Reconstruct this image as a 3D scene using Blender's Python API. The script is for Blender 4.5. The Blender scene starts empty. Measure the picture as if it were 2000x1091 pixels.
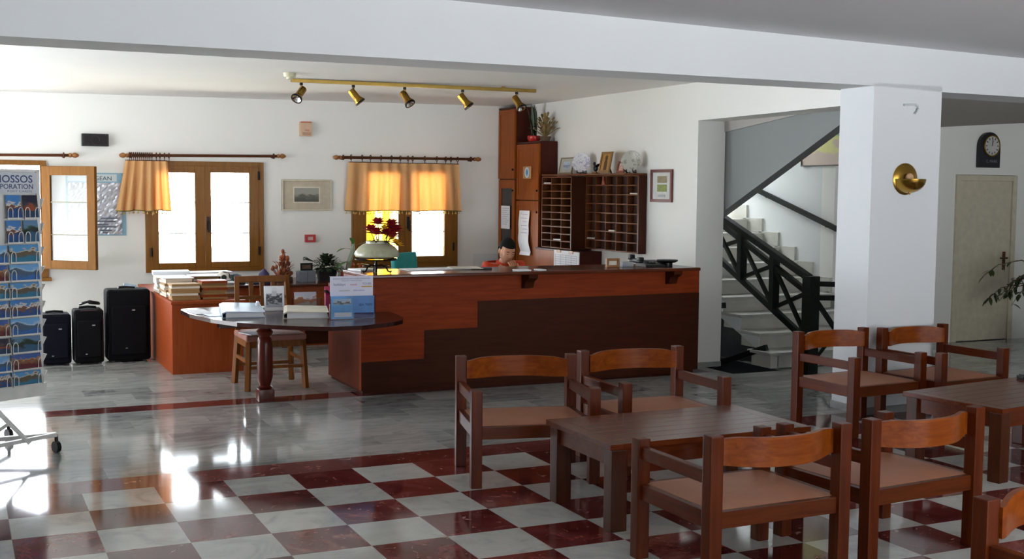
import bpy, bmesh, math, random
from mathutils import Vector, Matrix, Euler
random.seed(7)
S = bpy.context.scene
COL = S.collection
PI = math.pi
R = math.radians

# ------------------------------------------------------------------ helpers
def link(o):
    COL.objects.link(o); return o

def tag(o, label=None, cat=None, group=None, kind=None):
    if label: o['label'] = label
    if cat: o['category'] = cat
    if group: o['group'] = group
    if kind: o['kind'] = kind
    return o

def thing(name, label, cat, loc=(0, 0, 0), rz=0, group=None):
    o = bpy.data.objects.new(name, None); o.empty_display_size = .05
    link(o); o.location = loc; o.rotation_euler = (0, 0, rz)
    return tag(o, label, cat, group)

def struct(name, loc=(0, 0, 0), rz=0):
    o = bpy.data.objects.new(name, None); o.empty_display_size = .05
    link(o); o.location = loc; o.rotation_euler = (0, 0, rz); o['kind'] = 'structure'
    return o

class MB:
    """collects shapes; build() links them as ONE mesh object"""
    def __init__(s): s.b = bmesh.new(); s.mi = 0
    def _fin(s, n0, M=None):
        vs = s.b.verts[:][n0:]
        if M is not None: bmesh.ops.transform(s.b, matrix=M, verts=vs)
        return vs
    def _mat(s, f0):
        if s.mi:
            s.b.faces.ensure_lookup_table()
            for f in s.b.faces[:][f0:]: f.material_index = s.mi
    def box(s, c, d, bev=0, M=None, seg=2):
        t = bmesh.new()
        bmesh.ops.create_cube(t, size=1, matrix=Matrix.Translation(c) @ Matrix.Diagonal((*d, 1)))
        if bev: bmesh.ops.bevel(t, geom=t.edges[:], offset=bev, segments=seg, profile=.7, affect='EDGES')
        return s.add(t, M)
    def bx(s, x0, x1, y0, y1, z0, z1, bev=0, M=None):
        return s.box(((x0+x1)/2, (y0+y1)/2, (z0+z1)/2), (abs(x1-x0), abs(y1-y0), abs(z1-z0)), bev, M)
    def add(s, t, M=None):
        if M is not None: bmesh.ops.transform(t, matrix=M, verts=t.verts[:])
        me = bpy.data.meshes.new('tmp'); t.to_mesh(me); t.free()
        f0 = len(s.b.faces); s.b.from_mesh(me); s._mat(f0); bpy.data.meshes.remove(me); return s
    def mesh(s, me, M=None):
        t = bmesh.new(); t.from_mesh(me); return s.add(t, M)
    def poly(s, pts, faces, M=None):
        t = bmesh.new(); vs = [t.verts.new(p) for p in pts]
        for f in faces: t.faces.new([vs[i] for i in f])
        bmesh.ops.recalc_face_normals(t, faces=t.faces[:]); return s.add(t, M)
    def prism(s, prof, a0, a1, axis='y', M=None, bev=0):
        """2D profile extruded along axis. axis y: prof=(x,z); x: prof=(y,z); z: prof=(x,y)"""
        def p3(p, a):
            return {'y': (p[0], a, p[1]), 'x': (a, p[0], p[1]), 'z': (p[0], p[1], a)}[axis]
        n = len(prof); t = bmesh.new()
        A = [t.verts.new(p3(p, a0)) for p in prof]; B = [t.verts.new(p3(p, a1)) for p in prof]
        t.faces.new(A); t.faces.new(B[::-1])
        for i in range(n): t.faces.new([A[i], B[i], B[(i+1) % n], A[(i+1) % n]])
        bmesh.ops.recalc_face_normals(t, faces=t.faces[:])
        if bev: bmesh.ops.bevel(t, geom=t.edges[:], offset=bev, segments=2, profile=.7, affect='EDGES')
        return s.add(t, M)
    def cyl(s, a, b, r, r2=None, n=12):
        a = Vector(a); b = Vector(b); d = b-a; t = bmesh.new()
        M = Matrix.Translation((a+b)/2) @ d.to_track_quat('Z', 'Y').to_matrix().to_4x4()
        bmesh.ops.create_cone(t, cap_ends=True, segments=n, radius1=r, radius2=r if r2 is None else r2, depth=d.length, matrix=M)
        return s.add(t)
    def bar(s, a, b, w, h, roll=0):
        a = Vector(a); b = Vector(b); d = b-a
        M = Matrix.Translation((a+b)/2) @ d.to_track_quat('Y', 'Z').to_matrix().to_4x4() @ Matrix.Rotation(roll, 4, 'Y')
        return s.box((0, 0, 0), (w, d.length, h), min(w, h)*.12, M)
    def sph(s, c, r, sc=(1, 1, 1), u=12, v=8, M=None):
        t = bmesh.new(); bmesh.ops.create_uvsphere(t, u_segments=u, v_segments=v, radius=r)
        MM = Matrix.Translation(c) @ (M or Matrix()) @ Matrix.Diagonal((*sc, 1))
        return s.add(t, MM)
    def lathe(s, prof, n=20, M=None):
        t = bmesh.new(); rings = []
        for r, z in prof:
            if r < 1e-5: rings.append([t.verts.new((0, 0, z))])
            else: rings.append([t.verts.new((r*math.cos(2*PI*i/n), r*math.sin(2*PI*i/n), z)) for i in range(n)])
        for A, B in zip(rings, rings[1:]):
            if len(A) == 1 and len(B) == 1: continue
            for i in range(n):
                j = (i+1) % n
                if len(A) == 1: t.faces.new([A[0], B[i], B[j]])
                elif len(B) == 1: t.faces.new([A[i], A[j], B[0]])
                else: t.faces.new([A[i], A[j], B[j], B[i]])
        bmesh.ops.recalc_face_normals(t, faces=t.faces[:]); return s.add(t, M)
    def tube(s, pts, r, n=8):
        pts = [Vector(p) for p in pts]; t = bmesh.new(); rings = []
        up = Vector((0, 0, 1))
        for i, p in enumerate(pts):
            d = (pts[min(i+1, len(pts)-1)]-pts[max(i-1, 0)]).normalized()
            x = d.cross(up)
            if x.length < 1e-3: x = d.cross(Vector((1, 0, 0)))
            x.normalize(); y = d.cross(x)
            rr = r[i] if isinstance(r, (list, tuple)) else r
            rings.append([t.verts.new(p+x*rr*math.cos(2*PI*k/n)+y*rr*math.sin(2*PI*k/n)) for k in range(n)])
        for A, B in zip(rings, rings[1:]):
            for k in range(n): t.faces.new([A[k], A[(k+1) % n], B[(k+1) % n], B[k]])
        t.faces.new(rings[0][::-1]); t.faces.new(rings[-1])
        bmesh.ops.recalc_face_normals(t, faces=t.faces[:]); return s.add(t)
    def torus(s, c, Rr, r, M=None, n=14, m=6):
        t = bmesh.new(); g = [[t.verts.new(((Rr+r*math.cos(2*PI*j/m))*math.cos(2*PI*i/n), (Rr+r*math.cos(2*PI*j/m))*math.sin(2*PI*i/n), r*math.sin(2*PI*j/m))) for j in range(m)] for i in range(n)]
        for i in range(n):
            for j in range(m): t.faces.new([g[i][j], g[(i+1) % n][j], g[(i+1) % n][(j+1) % m], g[i][(j+1) % m]])
        bmesh.ops.recalc_face_normals(t, faces=t.faces[:])
        return s.add(t, Matrix.Translation(c) @ (M or Matrix()))
    def leaf(s, base, d, L, w, droop=.3, fold=.15, n=5):
        """a curved pointed leaf from base along direction d"""
        base = Vector(base); d = Vector(d).normalized(); side = d.cross(Vector((0, 0, 1)))
        if side.length < 1e-3: side = Vector((1, 0, 0))
        side.normalize(); upv = side.cross(d); t = bmesh.new(); rows = []
        for i in range(n+1):
            q = i/n; c = base+d*L*q-Vector((0, 0, 1))*droop*L*q*q
            ww = w*math.sin(PI*min(1, q*.92+.06))**.8*.5
            rows.append([t.verts.new(c-side*ww+upv*fold*ww), t.verts.new(c), t.verts.new(c+side*ww+upv*fold*ww)])
        for A, B in zip(rows, rows[1:]):
            for k in range(2): t.faces.new([A[k], A[k+1], B[k+1], B[k]])
        return s.add(t)
    def build(s, name, m, parent=None, smooth=False, label=None, loc=None, mats=None):
        me = bpy.data.meshes.new(name); s.b.to_mesh(me); s.b.free()
        for x in (mats or [m]): me.materials.append(x)
        if smooth:
            me.polygons.foreach_set('use_smooth', [True]*len(me.polygons))
            try: me.set_sharp_from_angle(angle=R(40))
            except Exception: pass
        o = bpy.data.objects.new(name, me); link(o)
        if parent: o.parent = parent
        if loc: o.location = loc
        if label: o['label'] = label
        return o

def copy_tree(o, parent=None):
    c = o.copy(); link(c); c.parent = parent
    for ch in list(o.children): copy_tree(ch, c)
    return c

def text_mesh(body, size, bold=0.0, align='CENTER', sx=1.0):
    cu = bpy.data.curves.new('t', 'FONT'); cu.body = body; cu.size = size; cu.align_x = align; cu.offset = bold
    cu.resolution_u = 3
    o = bpy.data.objects.new('t', cu); link(o)
    dg = bpy.context.evaluated_depsgraph_get(); dg.update()
    me = bpy.data.meshes.new_from_object(o.evaluated_get(dg))
    bpy.data.objects.remove(o)
    if sx != 1:
        for v in me.vertices: v.co.x *= sx
    return me

def skin_mesh(V, E, rad, sub=2, root=0):
    me = bpy.data.meshes.new('sk'); me.from_pydata(V, E, [])
    o = bpy.data.objects.new('sk', me); link(o)
    m = o.modifiers.new('s', 'SKIN'); m.use_smooth_shade = True
    for i, v in enumerate(me.skin_vertices[0].data):
        r = rad[i]; v.radius = r if isinstance(r, tuple) else (r, r); v.use_root = (i == root)
    u = o.modifiers.new('u', 'SUBSURF'); u.levels = sub; u.render_levels = sub
    dg = bpy.context.evaluated_depsgraph_get(); dg.update()
    out = bpy.data.meshes.new_from_object(o.evaluated_get(dg))
    bpy.data.objects.remove(o); return out

# ------------------------------------------------------------------ materials
def lin(h):
    h = h.lstrip('#'); c = [int(h[i:i+2], 16)/255 for i in (0, 2, 4)]
    return tuple(x/12.92 if x <= .04045 else ((x+.055)/1.055)**2.4 for x in c)+(1,)

def newmat(name):
    m = bpy.data.materials.new(name); m.use_nodes = True
    nt = m.node_tree; b = nt.nodes['Principled BSDF']
    return m, nt, b

def N(nt, t, **k):
    n = nt.nodes.new(t)
    for a, v in k.items():
        if a == 'ins':
            for i, x in v.items(): n.inputs[i].default_value = x
        else: setattr(n, a, v)
    return n

def ramp(nt, stops, interp='LINEAR'):
    n = nt.nodes.new('ShaderNodeValToRGB'); e = n.color_ramp; e.interpolation = interp
    while len(e.elements) > 1: e.elements.remove(e.elements[-1])
    e.elements[0].position = stops[0][0]; e.elements[0].color = stops[0][1]
    for p, c in stops[1:]:
        x = e.elements.new(p); x.color = c
    return n

def mat(name, hexc, rough=.6, metal=0, var=.08, scale=12, spec=.5, coat=0):
    m, nt, b = newmat(name); c = lin(hexc)
    b.inputs['Roughness'].default_value = rough; b.inputs['Metallic'].default_value = metal
    b.inputs['Specular IOR Level'].default_value = spec; b.inputs['Coat Weight'].default_value = coat
    tc = N(nt, 'ShaderNodeTexCoord'); no = N(nt, 'ShaderNodeTexNoise', ins={'Scale': scale, 'Detail': 3})
    nt.links.new(tc.outputs['Object'], no.inputs['Vector'])
    lo = tuple(x*(1-var) for x in c[:3])+(1,); hi = tuple(min(1, x*(1+var)) for x in c[:3])+(1,)
    r = ramp(nt, [(.3, lo), (.7, hi)]); nt.links.new(no.outputs['Fac'], r.inputs[0]); nt.links.new(r.outputs[0], b.inputs['Base Color'])
    return m

def wood(name, dark, light, grain='x', rough=.32, scale=1.0, coat=.25):
    m, nt, b = newmat(name)
    tc = N(nt, 'ShaderNodeTexCoord'); mp = N(nt, 'ShaderNodeMapping')
    s = {'x': (1.2, 14, 14), 'y': (14, 1.2, 14), 'z': (14, 14, 1.2)}[grain]
    mp.inputs['Scale'].default_value = tuple(k*scale for k in s)
    no = N(nt, 'ShaderNodeTexNoise', ins={'Scale': 2.2, 'Detail': 6, 'Roughness': .62, 'Distortion': .6})
    nt.links.new(tc.outputs['Object'], mp.inputs['Vector']); nt.links.new(mp.outputs[0], no.inputs['Vector'])
    r = ramp(nt, [(.28, lin(dark)), (.72, lin(light))]); nt.links.new(no.outputs['Fac'], r.inputs[0])
    nt.links.new(r.outputs[0], b.inputs['Base Color'])
    b.inputs['Roughness'].default_value = rough; b.inputs['Coat Weight'].default_value = coat; b.inputs['Coat Roughness'].default_value = .15; b.inputs['Specular IOR Level'].default_value = .14
    return m

def plaster(name, hexc, var=.03):
    m, nt, b = newmat(name); c = lin(hexc); b.inputs['Roughness'].default_value = .85; b.inputs['Specular IOR Level'].default_value = .2
    tc = N(nt, 'ShaderNodeTexCoord'); no = N(nt, 'ShaderNodeTexNoise', ins={'Scale': 1.1, 'Detail': 4})
    nt.links.new(tc.outputs['Object'], no.inputs['Vector'])
    r = ramp(nt, [(.3, tuple(x*(1-var) for x in c[:3])+(1,)), (.7, c)]); nt.links.new(no.outputs['Fac'], r.inputs[0]); nt.links.new(r.outputs[0], b.inputs['Base Color'])
    n2 = N(nt, 'ShaderNodeTexNoise', ins={'Scale': 90, 'Detail': 2}); nt.links.new(tc.outputs['Object'], n2.inputs['Vector'])
    bp = N(nt, 'ShaderNodeBump', ins={'Strength': .04, 'Distance': .01}); nt.links.new(n2.outputs['Fac'], bp.inputs['Height']); nt.links.new(bp.outputs[0], b.inputs['Normal'])
    return m

def glassmat(name, tint=(1, 1, 1, 1), refl=.08, rough=.02):
    m = bpy.data.materials.new(name); m.use_nodes = True; nt = m.node_tree; nt.nodes.clear()
    o = N(nt, 'ShaderNodeOutputMaterial'); t = N(nt, 'ShaderNodeBsdfTransparent'); g = N(nt, 'ShaderNodeBsdfGlossy', ins={'Roughness': rough})
    t.inputs[0].default_value = tint; x = N(nt, 'ShaderNodeMixShader'); lw = N(nt, 'ShaderNodeFresnel', ins={'IOR': 1.25})
    a = N(nt, 'ShaderNodeMath', operation='ADD', use_clamp=True); a.inputs[1].default_value = refl
    nt.links.new(lw.outputs[0], a.inputs[0]); nt.links.new(a.outputs[0], x.inputs[0]); nt.links.new(t.outputs[0], x.inputs[1]); nt.links.new(g.outputs[0], x.inputs[2]); nt.links.new(x.outputs[0], o.inputs[0])
    return m

def curtainmat(name, hexc):
    m = bpy.data.materials.new(name); m.use_nodes = True; nt = m.node_tree; nt.nodes.clear()
    o = N(nt, 'ShaderNodeOutputMaterial'); d = N(nt, 'ShaderNodeBsdfDiffuse'); t = N(nt, 'ShaderNodeBsdfTranslucent')
    tc = N(nt, 'ShaderNodeTexCoord'); no = N(nt, 'ShaderNodeTexNoise', ins={'Scale': 60, 'Detail': 2}); nt.links.new(tc.outputs['Object'], no.inputs['Vector'])
    c = lin(hexc); r = ramp(nt, [(.2, tuple(x*.88 for x in c[:3])+(1,)), (.8, c)]); nt.links.new(no.outputs['Fac'], r.inputs[0])
    nt.links.new(r.outputs[0], d.inputs[0]); t.inputs[0].default_value = lin('#d8904a')
    x = N(nt, 'ShaderNodeMixShader'); x.inputs[0].default_value = .30
    nt.links.new(d.outputs[0], x.inputs[1]); nt.links.new(t.outputs[0], x.inputs[2]); nt.links.new(x.outputs[0], o.inputs[0]); return m

def sceneprint(name, sky, mid, land, sea, scale=14, seed=0, axis=2, z0=-.06, z1=.06, rough=.35):
    """a small printed landscape: sky above, ragged land, water below (object space height)"""
    m, nt, b = newmat(name); tc = N(nt, 'ShaderNodeTexCoord'); sp = N(nt, 'ShaderNodeSeparateXYZ'); nt.links.new(tc.outputs['Object'], sp.inputs[0])
    mp = N(nt, 'ShaderNodeMapping'); mp.inputs['Location'].default_value = (seed*3.7, seed*1.3, seed*2.1); mp.inputs['Scale'].default_value = (1, 1, 2); nt.links.new(tc.outputs['Object'], mp.inputs[0])
    no = N(nt, 'ShaderNodeTexNoise', ins={'Scale': scale, 'Detail': 5}); nt.links.new(mp.outputs[0], no.inputs['Vector'])
    mr = N(nt, 'ShaderNodeMapRange', ins={'From Min': z0, 'From Max': z1}); nt.links.new(sp.outputs[axis], mr.inputs['Value'])
    ad = N(nt, 'ShaderNodeMath', operation='MULTIPLY_ADD'); ad.inputs[1].default_value = .9; nt.links.new(no.outputs['Fac'], ad.inputs[0])
    sb = N(nt, 'ShaderNodeMath', operation='SUBTRACT'); nt.links.new(mr.outputs[0], sb.inputs[0]); sb.inputs[1].default_value = .45
    nt.links.new(sb.outputs[0], ad.inputs[2])
    r = ramp(nt, [(0, lin(sea)), (.3, lin(sea)), (.4, lin(land)), (.55, lin(land)), (.62, lin(mid)), (.72, lin(sky)), (1, lin(sky))])
    nt.links.new(ad.outputs[0], r.inputs[0]); nt.links.new(r.outputs[0], b.inputs['Base Color']); b.inputs['Roughness'].default_value = rough; return m

def edged(name, hexes, scale=160, axis='z', rough=.7):
    """stripes of page edges"""
    m, nt, b = newmat(name); tc = N(nt, 'ShaderNodeTexCoord'); mp = N(nt, 'ShaderNodeMapping')
    mp.inputs['Scale'].default_value = {'z': (1, 1, scale), 'y': (1, scale, 1), 'x': (scale, 1, 1)}[axis]; nt.links.new(tc.outputs['Object'], mp.inputs[0])
    no = N(nt, 'ShaderNodeTexNoise', ins={'Scale': 1, 'Detail': 2}); nt.links.new(mp.outputs[0], no.inputs['Vector'])
    r = ramp(nt, [(.3+.4*i/(len(hexes)-1), lin(h)) for i, h in enumerate(hexes)]); nt.links.new(no.outputs['Fac'], r.inputs[0]); nt.links.new(r.outputs[0], b.inputs['Base Color']); b.inputs['Roughness'].default_value = rough; return m

def floor_material():
    m, nt, b = newmat('marble_floor'); L = nt.links.new
    tc = N(nt, 'ShaderNodeTexCoord'); sp = N(nt, 'ShaderNodeSeparateXYZ'); L(tc.outputs['Object'], sp.inputs[0])
    def M(op, a, bb=None, c=None):
        n = N(nt, 'ShaderNodeMath', operation=op)
        for i, v in enumerate((a, bb, c)):
            if v is None: continue
            if isinstance(v, (int, float)): n.inputs[i].default_value = v
            else: L(v, n.inputs[i])
        return n.outputs[0]
    X, Y = sp.outputs[0], sp.outputs[1]
    def cell(x, y):
        cb = N(nt, 'ShaderNodeCombineXYZ'); L(x, cb.inputs[0]); L(y, cb.inputs[1])
        wn = N(nt, 'ShaderNodeTexWhiteNoise', noise_dimensions='2D'); L(cb.outputs[0], wn.inputs['Vector']); return wn
    def mix(f, a, c):
        n = N(nt, 'ShaderNodeMix', data_type='RGBA')
        for i, v in ((0, f), (6, a), (7, c)):
            if isinstance(v, (int, float)): n.inputs[i].default_value = v
            elif isinstance(v, tuple): n.inputs[i].default_value = v
            else: L(v, n.inputs[i])
        return n.outputs[2]
    # checker 0.40 m
    i = M('FLOOR', M('DIVIDE', X, .4)); j = M('FLOOR', M('DIVIDE', M('MULTIPLY', Y, -1), .4))
    par = M('FLOORED_MODULO', M('ADD', i, j), 2)
    wn = cell(i, j)
    # per tile shifted coords so veins break at the joints
    sc = N(nt, 'ShaderNodeVectorMath', operation='SCALE'); L(wn.outputs['Color'], sc.inputs[0]); sc.inputs['Scale'].default_value = 9
    av = N(nt, 'ShaderNodeVectorMath', operation='ADD'); L(tc.outputs['Object'], av.inputs[0]); L(sc.outputs[0], av.inputs[1])
    n1 = N(nt, 'ShaderNodeTexNoise', ins={'Scale': 3.2, 'Detail': 8, 'Roughness': .65, 'Distortion': 1.2}); L(av.outputs[0], n1.inputs['Vector'])
    n2 = N(nt, 'ShaderNodeTexNoise', ins={'Scale': 9, 'Detail': 6, 'Roughness': .7, 'Distortion': 2.0}); L(av.outputs[0], n2.inputs['Vector'])
    redr = ramp(nt, [(.32, (0.0571, 0.0096, 0.0110, 1)), (.5, (0.1109, 0.0158, 0.0158, 1)), (.64, (0.1901, 0.0444, 0.0413, 1)), (.8, (0.2851, 0.1109, 0.0950, 1))]); L(M('ADD', n1.outputs['Fac'], M('MULTIPLY', M('SUBTRACT', wn.outputs['Value'], .55), .22)), redr.inputs[0])
    vein = ramp(nt, [(.0, (0, 0, 0, 1)), (.62, (0, 0, 0, 1)), (.68, (1.1880, 1.1880, 1.1880, 1)), (.72, (0, 0, 0, 1))]); L(n2.outputs['Fac'], vein.inputs[0])
    red = mix(vein.outputs[0], redr.outputs[0], (0.4752, 0.3326, 0.2851, 1))
    whr = ramp(nt, [(.3, (0.3722, 0.3802, 0.3564, 1)), (.5, (0.5148, 0.5227, 0.4831, 1)), (.75, (0.5861, 0.5940, 0.5544, 1))]); L(n1.outputs['Fac'], whr.inputs[0])
    chk = mix(par, whr.outputs[0], red)
    # grey marble field, irregular slabs
    row = M('FLOOR', M('DIVIDE', Y, .3)); off = M('MULTIPLY', row, .37)
    gi = M('FLOOR', M('DIVIDE', M('ADD', X, off), .55)); gw = cell(gi, row)
    sc2 = N(nt, 'ShaderNodeVectorMath', operation='SCALE'); L(gw.outputs['Color'], sc2.inputs[0]); sc2.inputs['Scale'].default_value = 11
    av2 = N(nt, 'ShaderNodeVectorMath', operation='ADD'); L(tc.outputs['Object'], av2.inputs[0]); L(sc2.outputs[0], av2.inputs[1])
    mp = N(nt, 'ShaderNodeMapping'); mp.inputs['Scale'].default_value = (1.0, 2.6, 1); mp.inputs['Rotation'].default_value = (0, 0, .5); L(av2.outputs[0], mp.inputs[0])
    n3 = N(nt, 'ShaderNodeTexNoise', ins={'Scale': 2.4, 'Detail': 8, 'Roughness': .68, 'Distortion': 1.6}); L(mp.outputs[0], n3.inputs['Vector'])
    gv = M('ADD', n3.outputs['Fac'], M('MULTIPLY', M('SUBTRACT', gw.outputs['Value'], .5), .34))
    gr = ramp(nt, [(.22, (0.1651, 0.1723, 0.1723, 1)), (.42, (0.2727, 0.2799, 0.2699, 1)), (.6, (0.3732, 0.3804, 0.3587, 1)), (.8, (0.4450, 0.4523, 0.4306, 1))]); L(gv, gr.inputs[0])
    # red strips in long pieces
    si = M('FLOOR', M('DIVIDE', M('ADD', X, .23), .93)); sw = cell(si, M('FLOOR', M('DIVIDE', Y, 2.0)))
    rr = ramp(nt, [(.3, (0.0722, 0.0134, 0.0134, 1)), (.55, (0.1429, 0.0331, 0.0301, 1)), (.8, (0.2407, 0.0902, 0.0811, 1))]); L(M('ADD', n1.outputs['Fac'], M('MULTIPLY', M('SUBTRACT', sw.outputs['Value'], .5), .3)), rr.inputs[0])
    strip = mix(vein.outputs[0], rr.outputs[0], (0.3762, 0.2708, 0.2333, 1))
    inS1 = M('MULTIPLY', M('GREATER_THAN', Y, 0), M('LESS_THAN', Y, .3)); inS2 = M('MULTIPLY', M('MULTIPLY', M('GREATER_THAN', Y, 2.47), M('LESS_THAN', Y, 2.72)), M('LESS_THAN', X, 6.0))
    c = mix(M('GREATER_THAN', Y, 0), chk, gr.outputs[0]); c = mix(M('MAXIMUM', inS1, inS2), c, strip)
    # joints of the checker
    fx = M('ABSOLUTE', M('SUBTRACT', M('FRACT', M('DIVIDE', X, .4)), .5)); fy = M('ABSOLUTE', M('SUBTRACT', M('FRACT', M('DIVIDE', Y, .4)), .5))
    jn = M('MULTIPLY', M('GREATER_THAN', M('MAXIMUM', fx, fy), .4955), M('LESS_THAN', Y, .001)); c = mix(M('MULTIPLY', jn, .55), c, (0.3762, 0.3010, 0.2708, 1))
    L(c, b.inputs['Base Color'])
    b.inputs['Roughness'].default_value = .08; b.inputs['IOR'].default_value = 1.42
    nb = N(nt, 'ShaderNodeTexNoise', ins={'Scale': 2.2, 'Detail': 2}); L(tc.outputs['Object'], nb.inputs['Vector'])
    bp = N(nt, 'ShaderNodeBump', ins={'Strength': .05, 'Distance': .012}); L(nb.outputs['Fac'], bp.inputs['Height']); L(bp.outputs[0], b.inputs['Normal'])
    return m

WALL = plaster('white_plaster', '#e6e6e1'); WALL2 = plaster('white_plaster_cool', '#d6d9da'); CEIL = plaster('ceiling_plaster', '#f0f0ee')
CEILF = plaster('front_ceiling_plaster', '#dadadc')
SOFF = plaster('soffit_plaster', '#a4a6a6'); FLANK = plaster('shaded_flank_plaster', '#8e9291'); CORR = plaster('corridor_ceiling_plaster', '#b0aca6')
FLOOR = floor_material()
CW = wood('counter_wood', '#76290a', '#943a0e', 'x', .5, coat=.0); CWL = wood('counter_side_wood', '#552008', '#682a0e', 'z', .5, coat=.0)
CWD = wood('counter_dark_wood', '#371508', '#49200b', 'x', .5, coat=.0); CTOP = wood('counter_top_wood', '#481b0a', '#5c270f', 'x', 0.22, coat=0.3)
DW = wood('desk_wood', '#8a3a16', '#9c4820', 'z', .5, coat=.0)
CH = wood('chair_wood', '#431706', '#5f2809', 'z', .36, coat=.05); CHX = wood('chair_rail_wood', '#481c07', '#622c0b', 'x', .36, coat=.05); CHY = wood('chair_arm_wood', '#471a08', '#62290b', 'y', .36, coat=.05)
CHB = wood('chair_back_wood', '#6a2c0a', '#8e4812', 'x', .32, coat=.05)
TT = wood('coffee_table_wood', '#4c1d09', '#662d10', 'x', .22, coat=.12); TTL = wood('coffee_table_leg_wood', '#381606', '#4f230a', 'z', 0.34, coat=0.15)
RT = wood('round_table_wood', '#2c120e', '#3a1a13', 'x', .2, coat=.3); RTL = wood('turned_leg_wood', '#44150c', '#5a2013', 'z', 0.28, coat=0.3)
SC = wood('side_chair_wood', '#6a3c14', '#845020', 'z', 0.45, coat=0.05)
WIN = wood('window_wood', '#6e4616', '#865a22', 'z', 0.45, coat=0.05); ROD = wood('rod_wood', '#42200f', '#56301a', 'x', 0.4, coat=0.05); FIN = mat('finial_wood', '#8e5a26', .4)
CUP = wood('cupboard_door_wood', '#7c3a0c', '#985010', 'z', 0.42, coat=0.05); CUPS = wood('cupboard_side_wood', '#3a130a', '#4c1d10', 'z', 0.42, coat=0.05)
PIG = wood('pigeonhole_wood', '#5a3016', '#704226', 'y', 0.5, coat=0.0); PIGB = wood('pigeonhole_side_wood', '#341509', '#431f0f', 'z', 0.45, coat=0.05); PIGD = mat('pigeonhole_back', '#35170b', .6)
PINK = mat('peach_leather', '#a06a4e', .5, var=.05); PINK2 = mat('pink_seat_fabric', '#9a6456', .6)
BLK = mat('black_plastic', '#0b0b0d', .4, spec=.3); BLKW = wood('black_painted_wood', '#0c100e', '#161c19', 'y', 0.45, coat=0); DKIRON = mat('dark_iron', '#16120f', .4, .6)
BRASS = mat('brass', '#b08a3e', .25, 1, .12); BRASSD = mat('satin_brass', '#93793f', .32, 1, .1); CHROME = mat('lamp_reflector', '#e9e9ea', .12, 1)
WHT = mat('white_paint', '#d9d9d6', .5); WHTM = mat('white_coated_metal', '#d3d3cf', .4); CREAM = mat('cream_door_paint', '#c4bda6', .5); CREAMP = mat('cream_plastic', '#c9a98c', .5)
OFFW = mat('detector_plastic', '#cfcaaa', .5)
PAPER = mat('paper', '#e6e8ec', .7, var=.03); PAPERC = mat('cream_paper', '#cfcabb', .7); PAPERB = mat('pale_blue_paper', '#a9bccf', .45)
RED = mat('red_plastic', '#b0222a', .4); ORNG = mat('orange_red_cotton', '#d2401c', .8); REDP = mat('red_ceramic', '#c0241c', .3)
SKIN = mat('skin', '#c8906f', .6, var=.05); HAIR = mat('black_hair', '#0c0a08', .8, spec=.2); NAVY = mat('navy_trousers', '#232a3a', .8)
GLS = glassmat('window_glass', (.98, 1, .99, 1)); ACRY = glassmat('clear_acrylic', (.93, .95, .97, 1), .0)
DGLS = glassmat('dark_cabinet_glass', (.35, .37, .36, 1), .10); BLIND = mat('dark_interior', '#2a2420', .7)
CURT = curtainmat('apricot_curtain', '#edbd85'); HEM = mat('olive_braid', '#7e6a26', .8); FRNG = mat('gold_fringe', '#cdb068', .8)
SUITC = mat('black_suitcase_fabric', '#09090c', .85, var=.2, scale=60, spec=.15); SUITN = mat('navy_suitcase_fabric', '#0d0c18', .85, var=.2, scale=60, spec=.15); MARN = mat('maroon_trim', '#3a141c', .6); GREYM = mat('grey_metal', '#8d8f93', .35, .8)
GRN = mat('leaf_green', '#3f6a22', .45, var=.3, scale=6); DGRN = mat('dark_leaf_green', '#1f3318', .5, var=.35, scale=8); PGRN = mat('pale_grey_green', '#93a08a', .6); FICUS = mat('ficus_leaf', '#33421c', .4, var=.4, scale=5)
DRY = mat('dried_foliage', '#8a7446', .8, var=.3); RUST = mat('rust_dried_flowers', '#8c4a2a', .8, var=.4, scale=20); MAROON = mat('dark_red_petals', '#8e0f1c', .6, var=.3, scale=20); YELL = mat('yellow_petals', '#e0a818', .6); ORGF = mat('orange_petals', '#b4581f', .6)
BARK = mat('bark', '#5c4630', .8); SOIL = mat('soil', '#2a1f17', .9); DKPOT = mat('dark_pot', '#23262a', .5); TERRA = mat('terracotta', '#8a3e2a', .7)
RIB = mat('celadon_ceramic', '#a09f86', .3, var=.1, scale=30); TEAL = mat('teal_fabric', '#2f9c98', .7); GREYP = mat('grey_plastic', '#8e8f92', .5); DGREY = mat('dark_grey_plastic', '#4a4c50', .5)
STEP = mat('grey_marble_step', '#b4b4ac', .35, var=.12, scale=5); STEPR = mat('marble_riser', '#c3c2ba', .45, var=.08, scale=5)
DKWALL = mat('stairwell_painted_shade', '#33363b', .7); GUMW = mat('baseboard_marble', '#8e8f8d', .4, var=.12)  # stairwell grey is painted shade for the unlit basement walls
YAWN = None

# ------------------------------------------------------------------ camera
cam = bpy.data.cameras.new('camera'); co = bpy.data.objects.new('camera', cam); link(co)
cam.sensor_fit = 'HORIZONTAL'; cam.sensor_width = 36; cam.lens = 2333/2000*36
YAW, PIT, ROL = .4371, .0756, -.0093
cy, sy, cp, sp_ = math.cos(YAW), math.sin(YAW), math.cos(PIT), math.sin(PIT)
fw = Vector((sy*cp, cy*cp, -sp_)); rt = Vector((cy, -sy, 0)); dn = fw.cross(rt)
r2 = rt*math.cos(ROL)+dn*math.sin(ROL); d2 = -rt*math.sin(ROL)+dn*math.cos(ROL)
M3 = Matrix((r2, -d2, -fw)).transposed()
co.matrix_world = Matrix.Translation((-.6221, -7.0983, 1.7534)) @ M3.to_4x4()
cam.clip_end = 300
S.camera = co
S.view_settings.view_transform = 'Standard'; S.view_settings.look = 'None'; S.view_settings.exposure = 0.20

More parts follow.
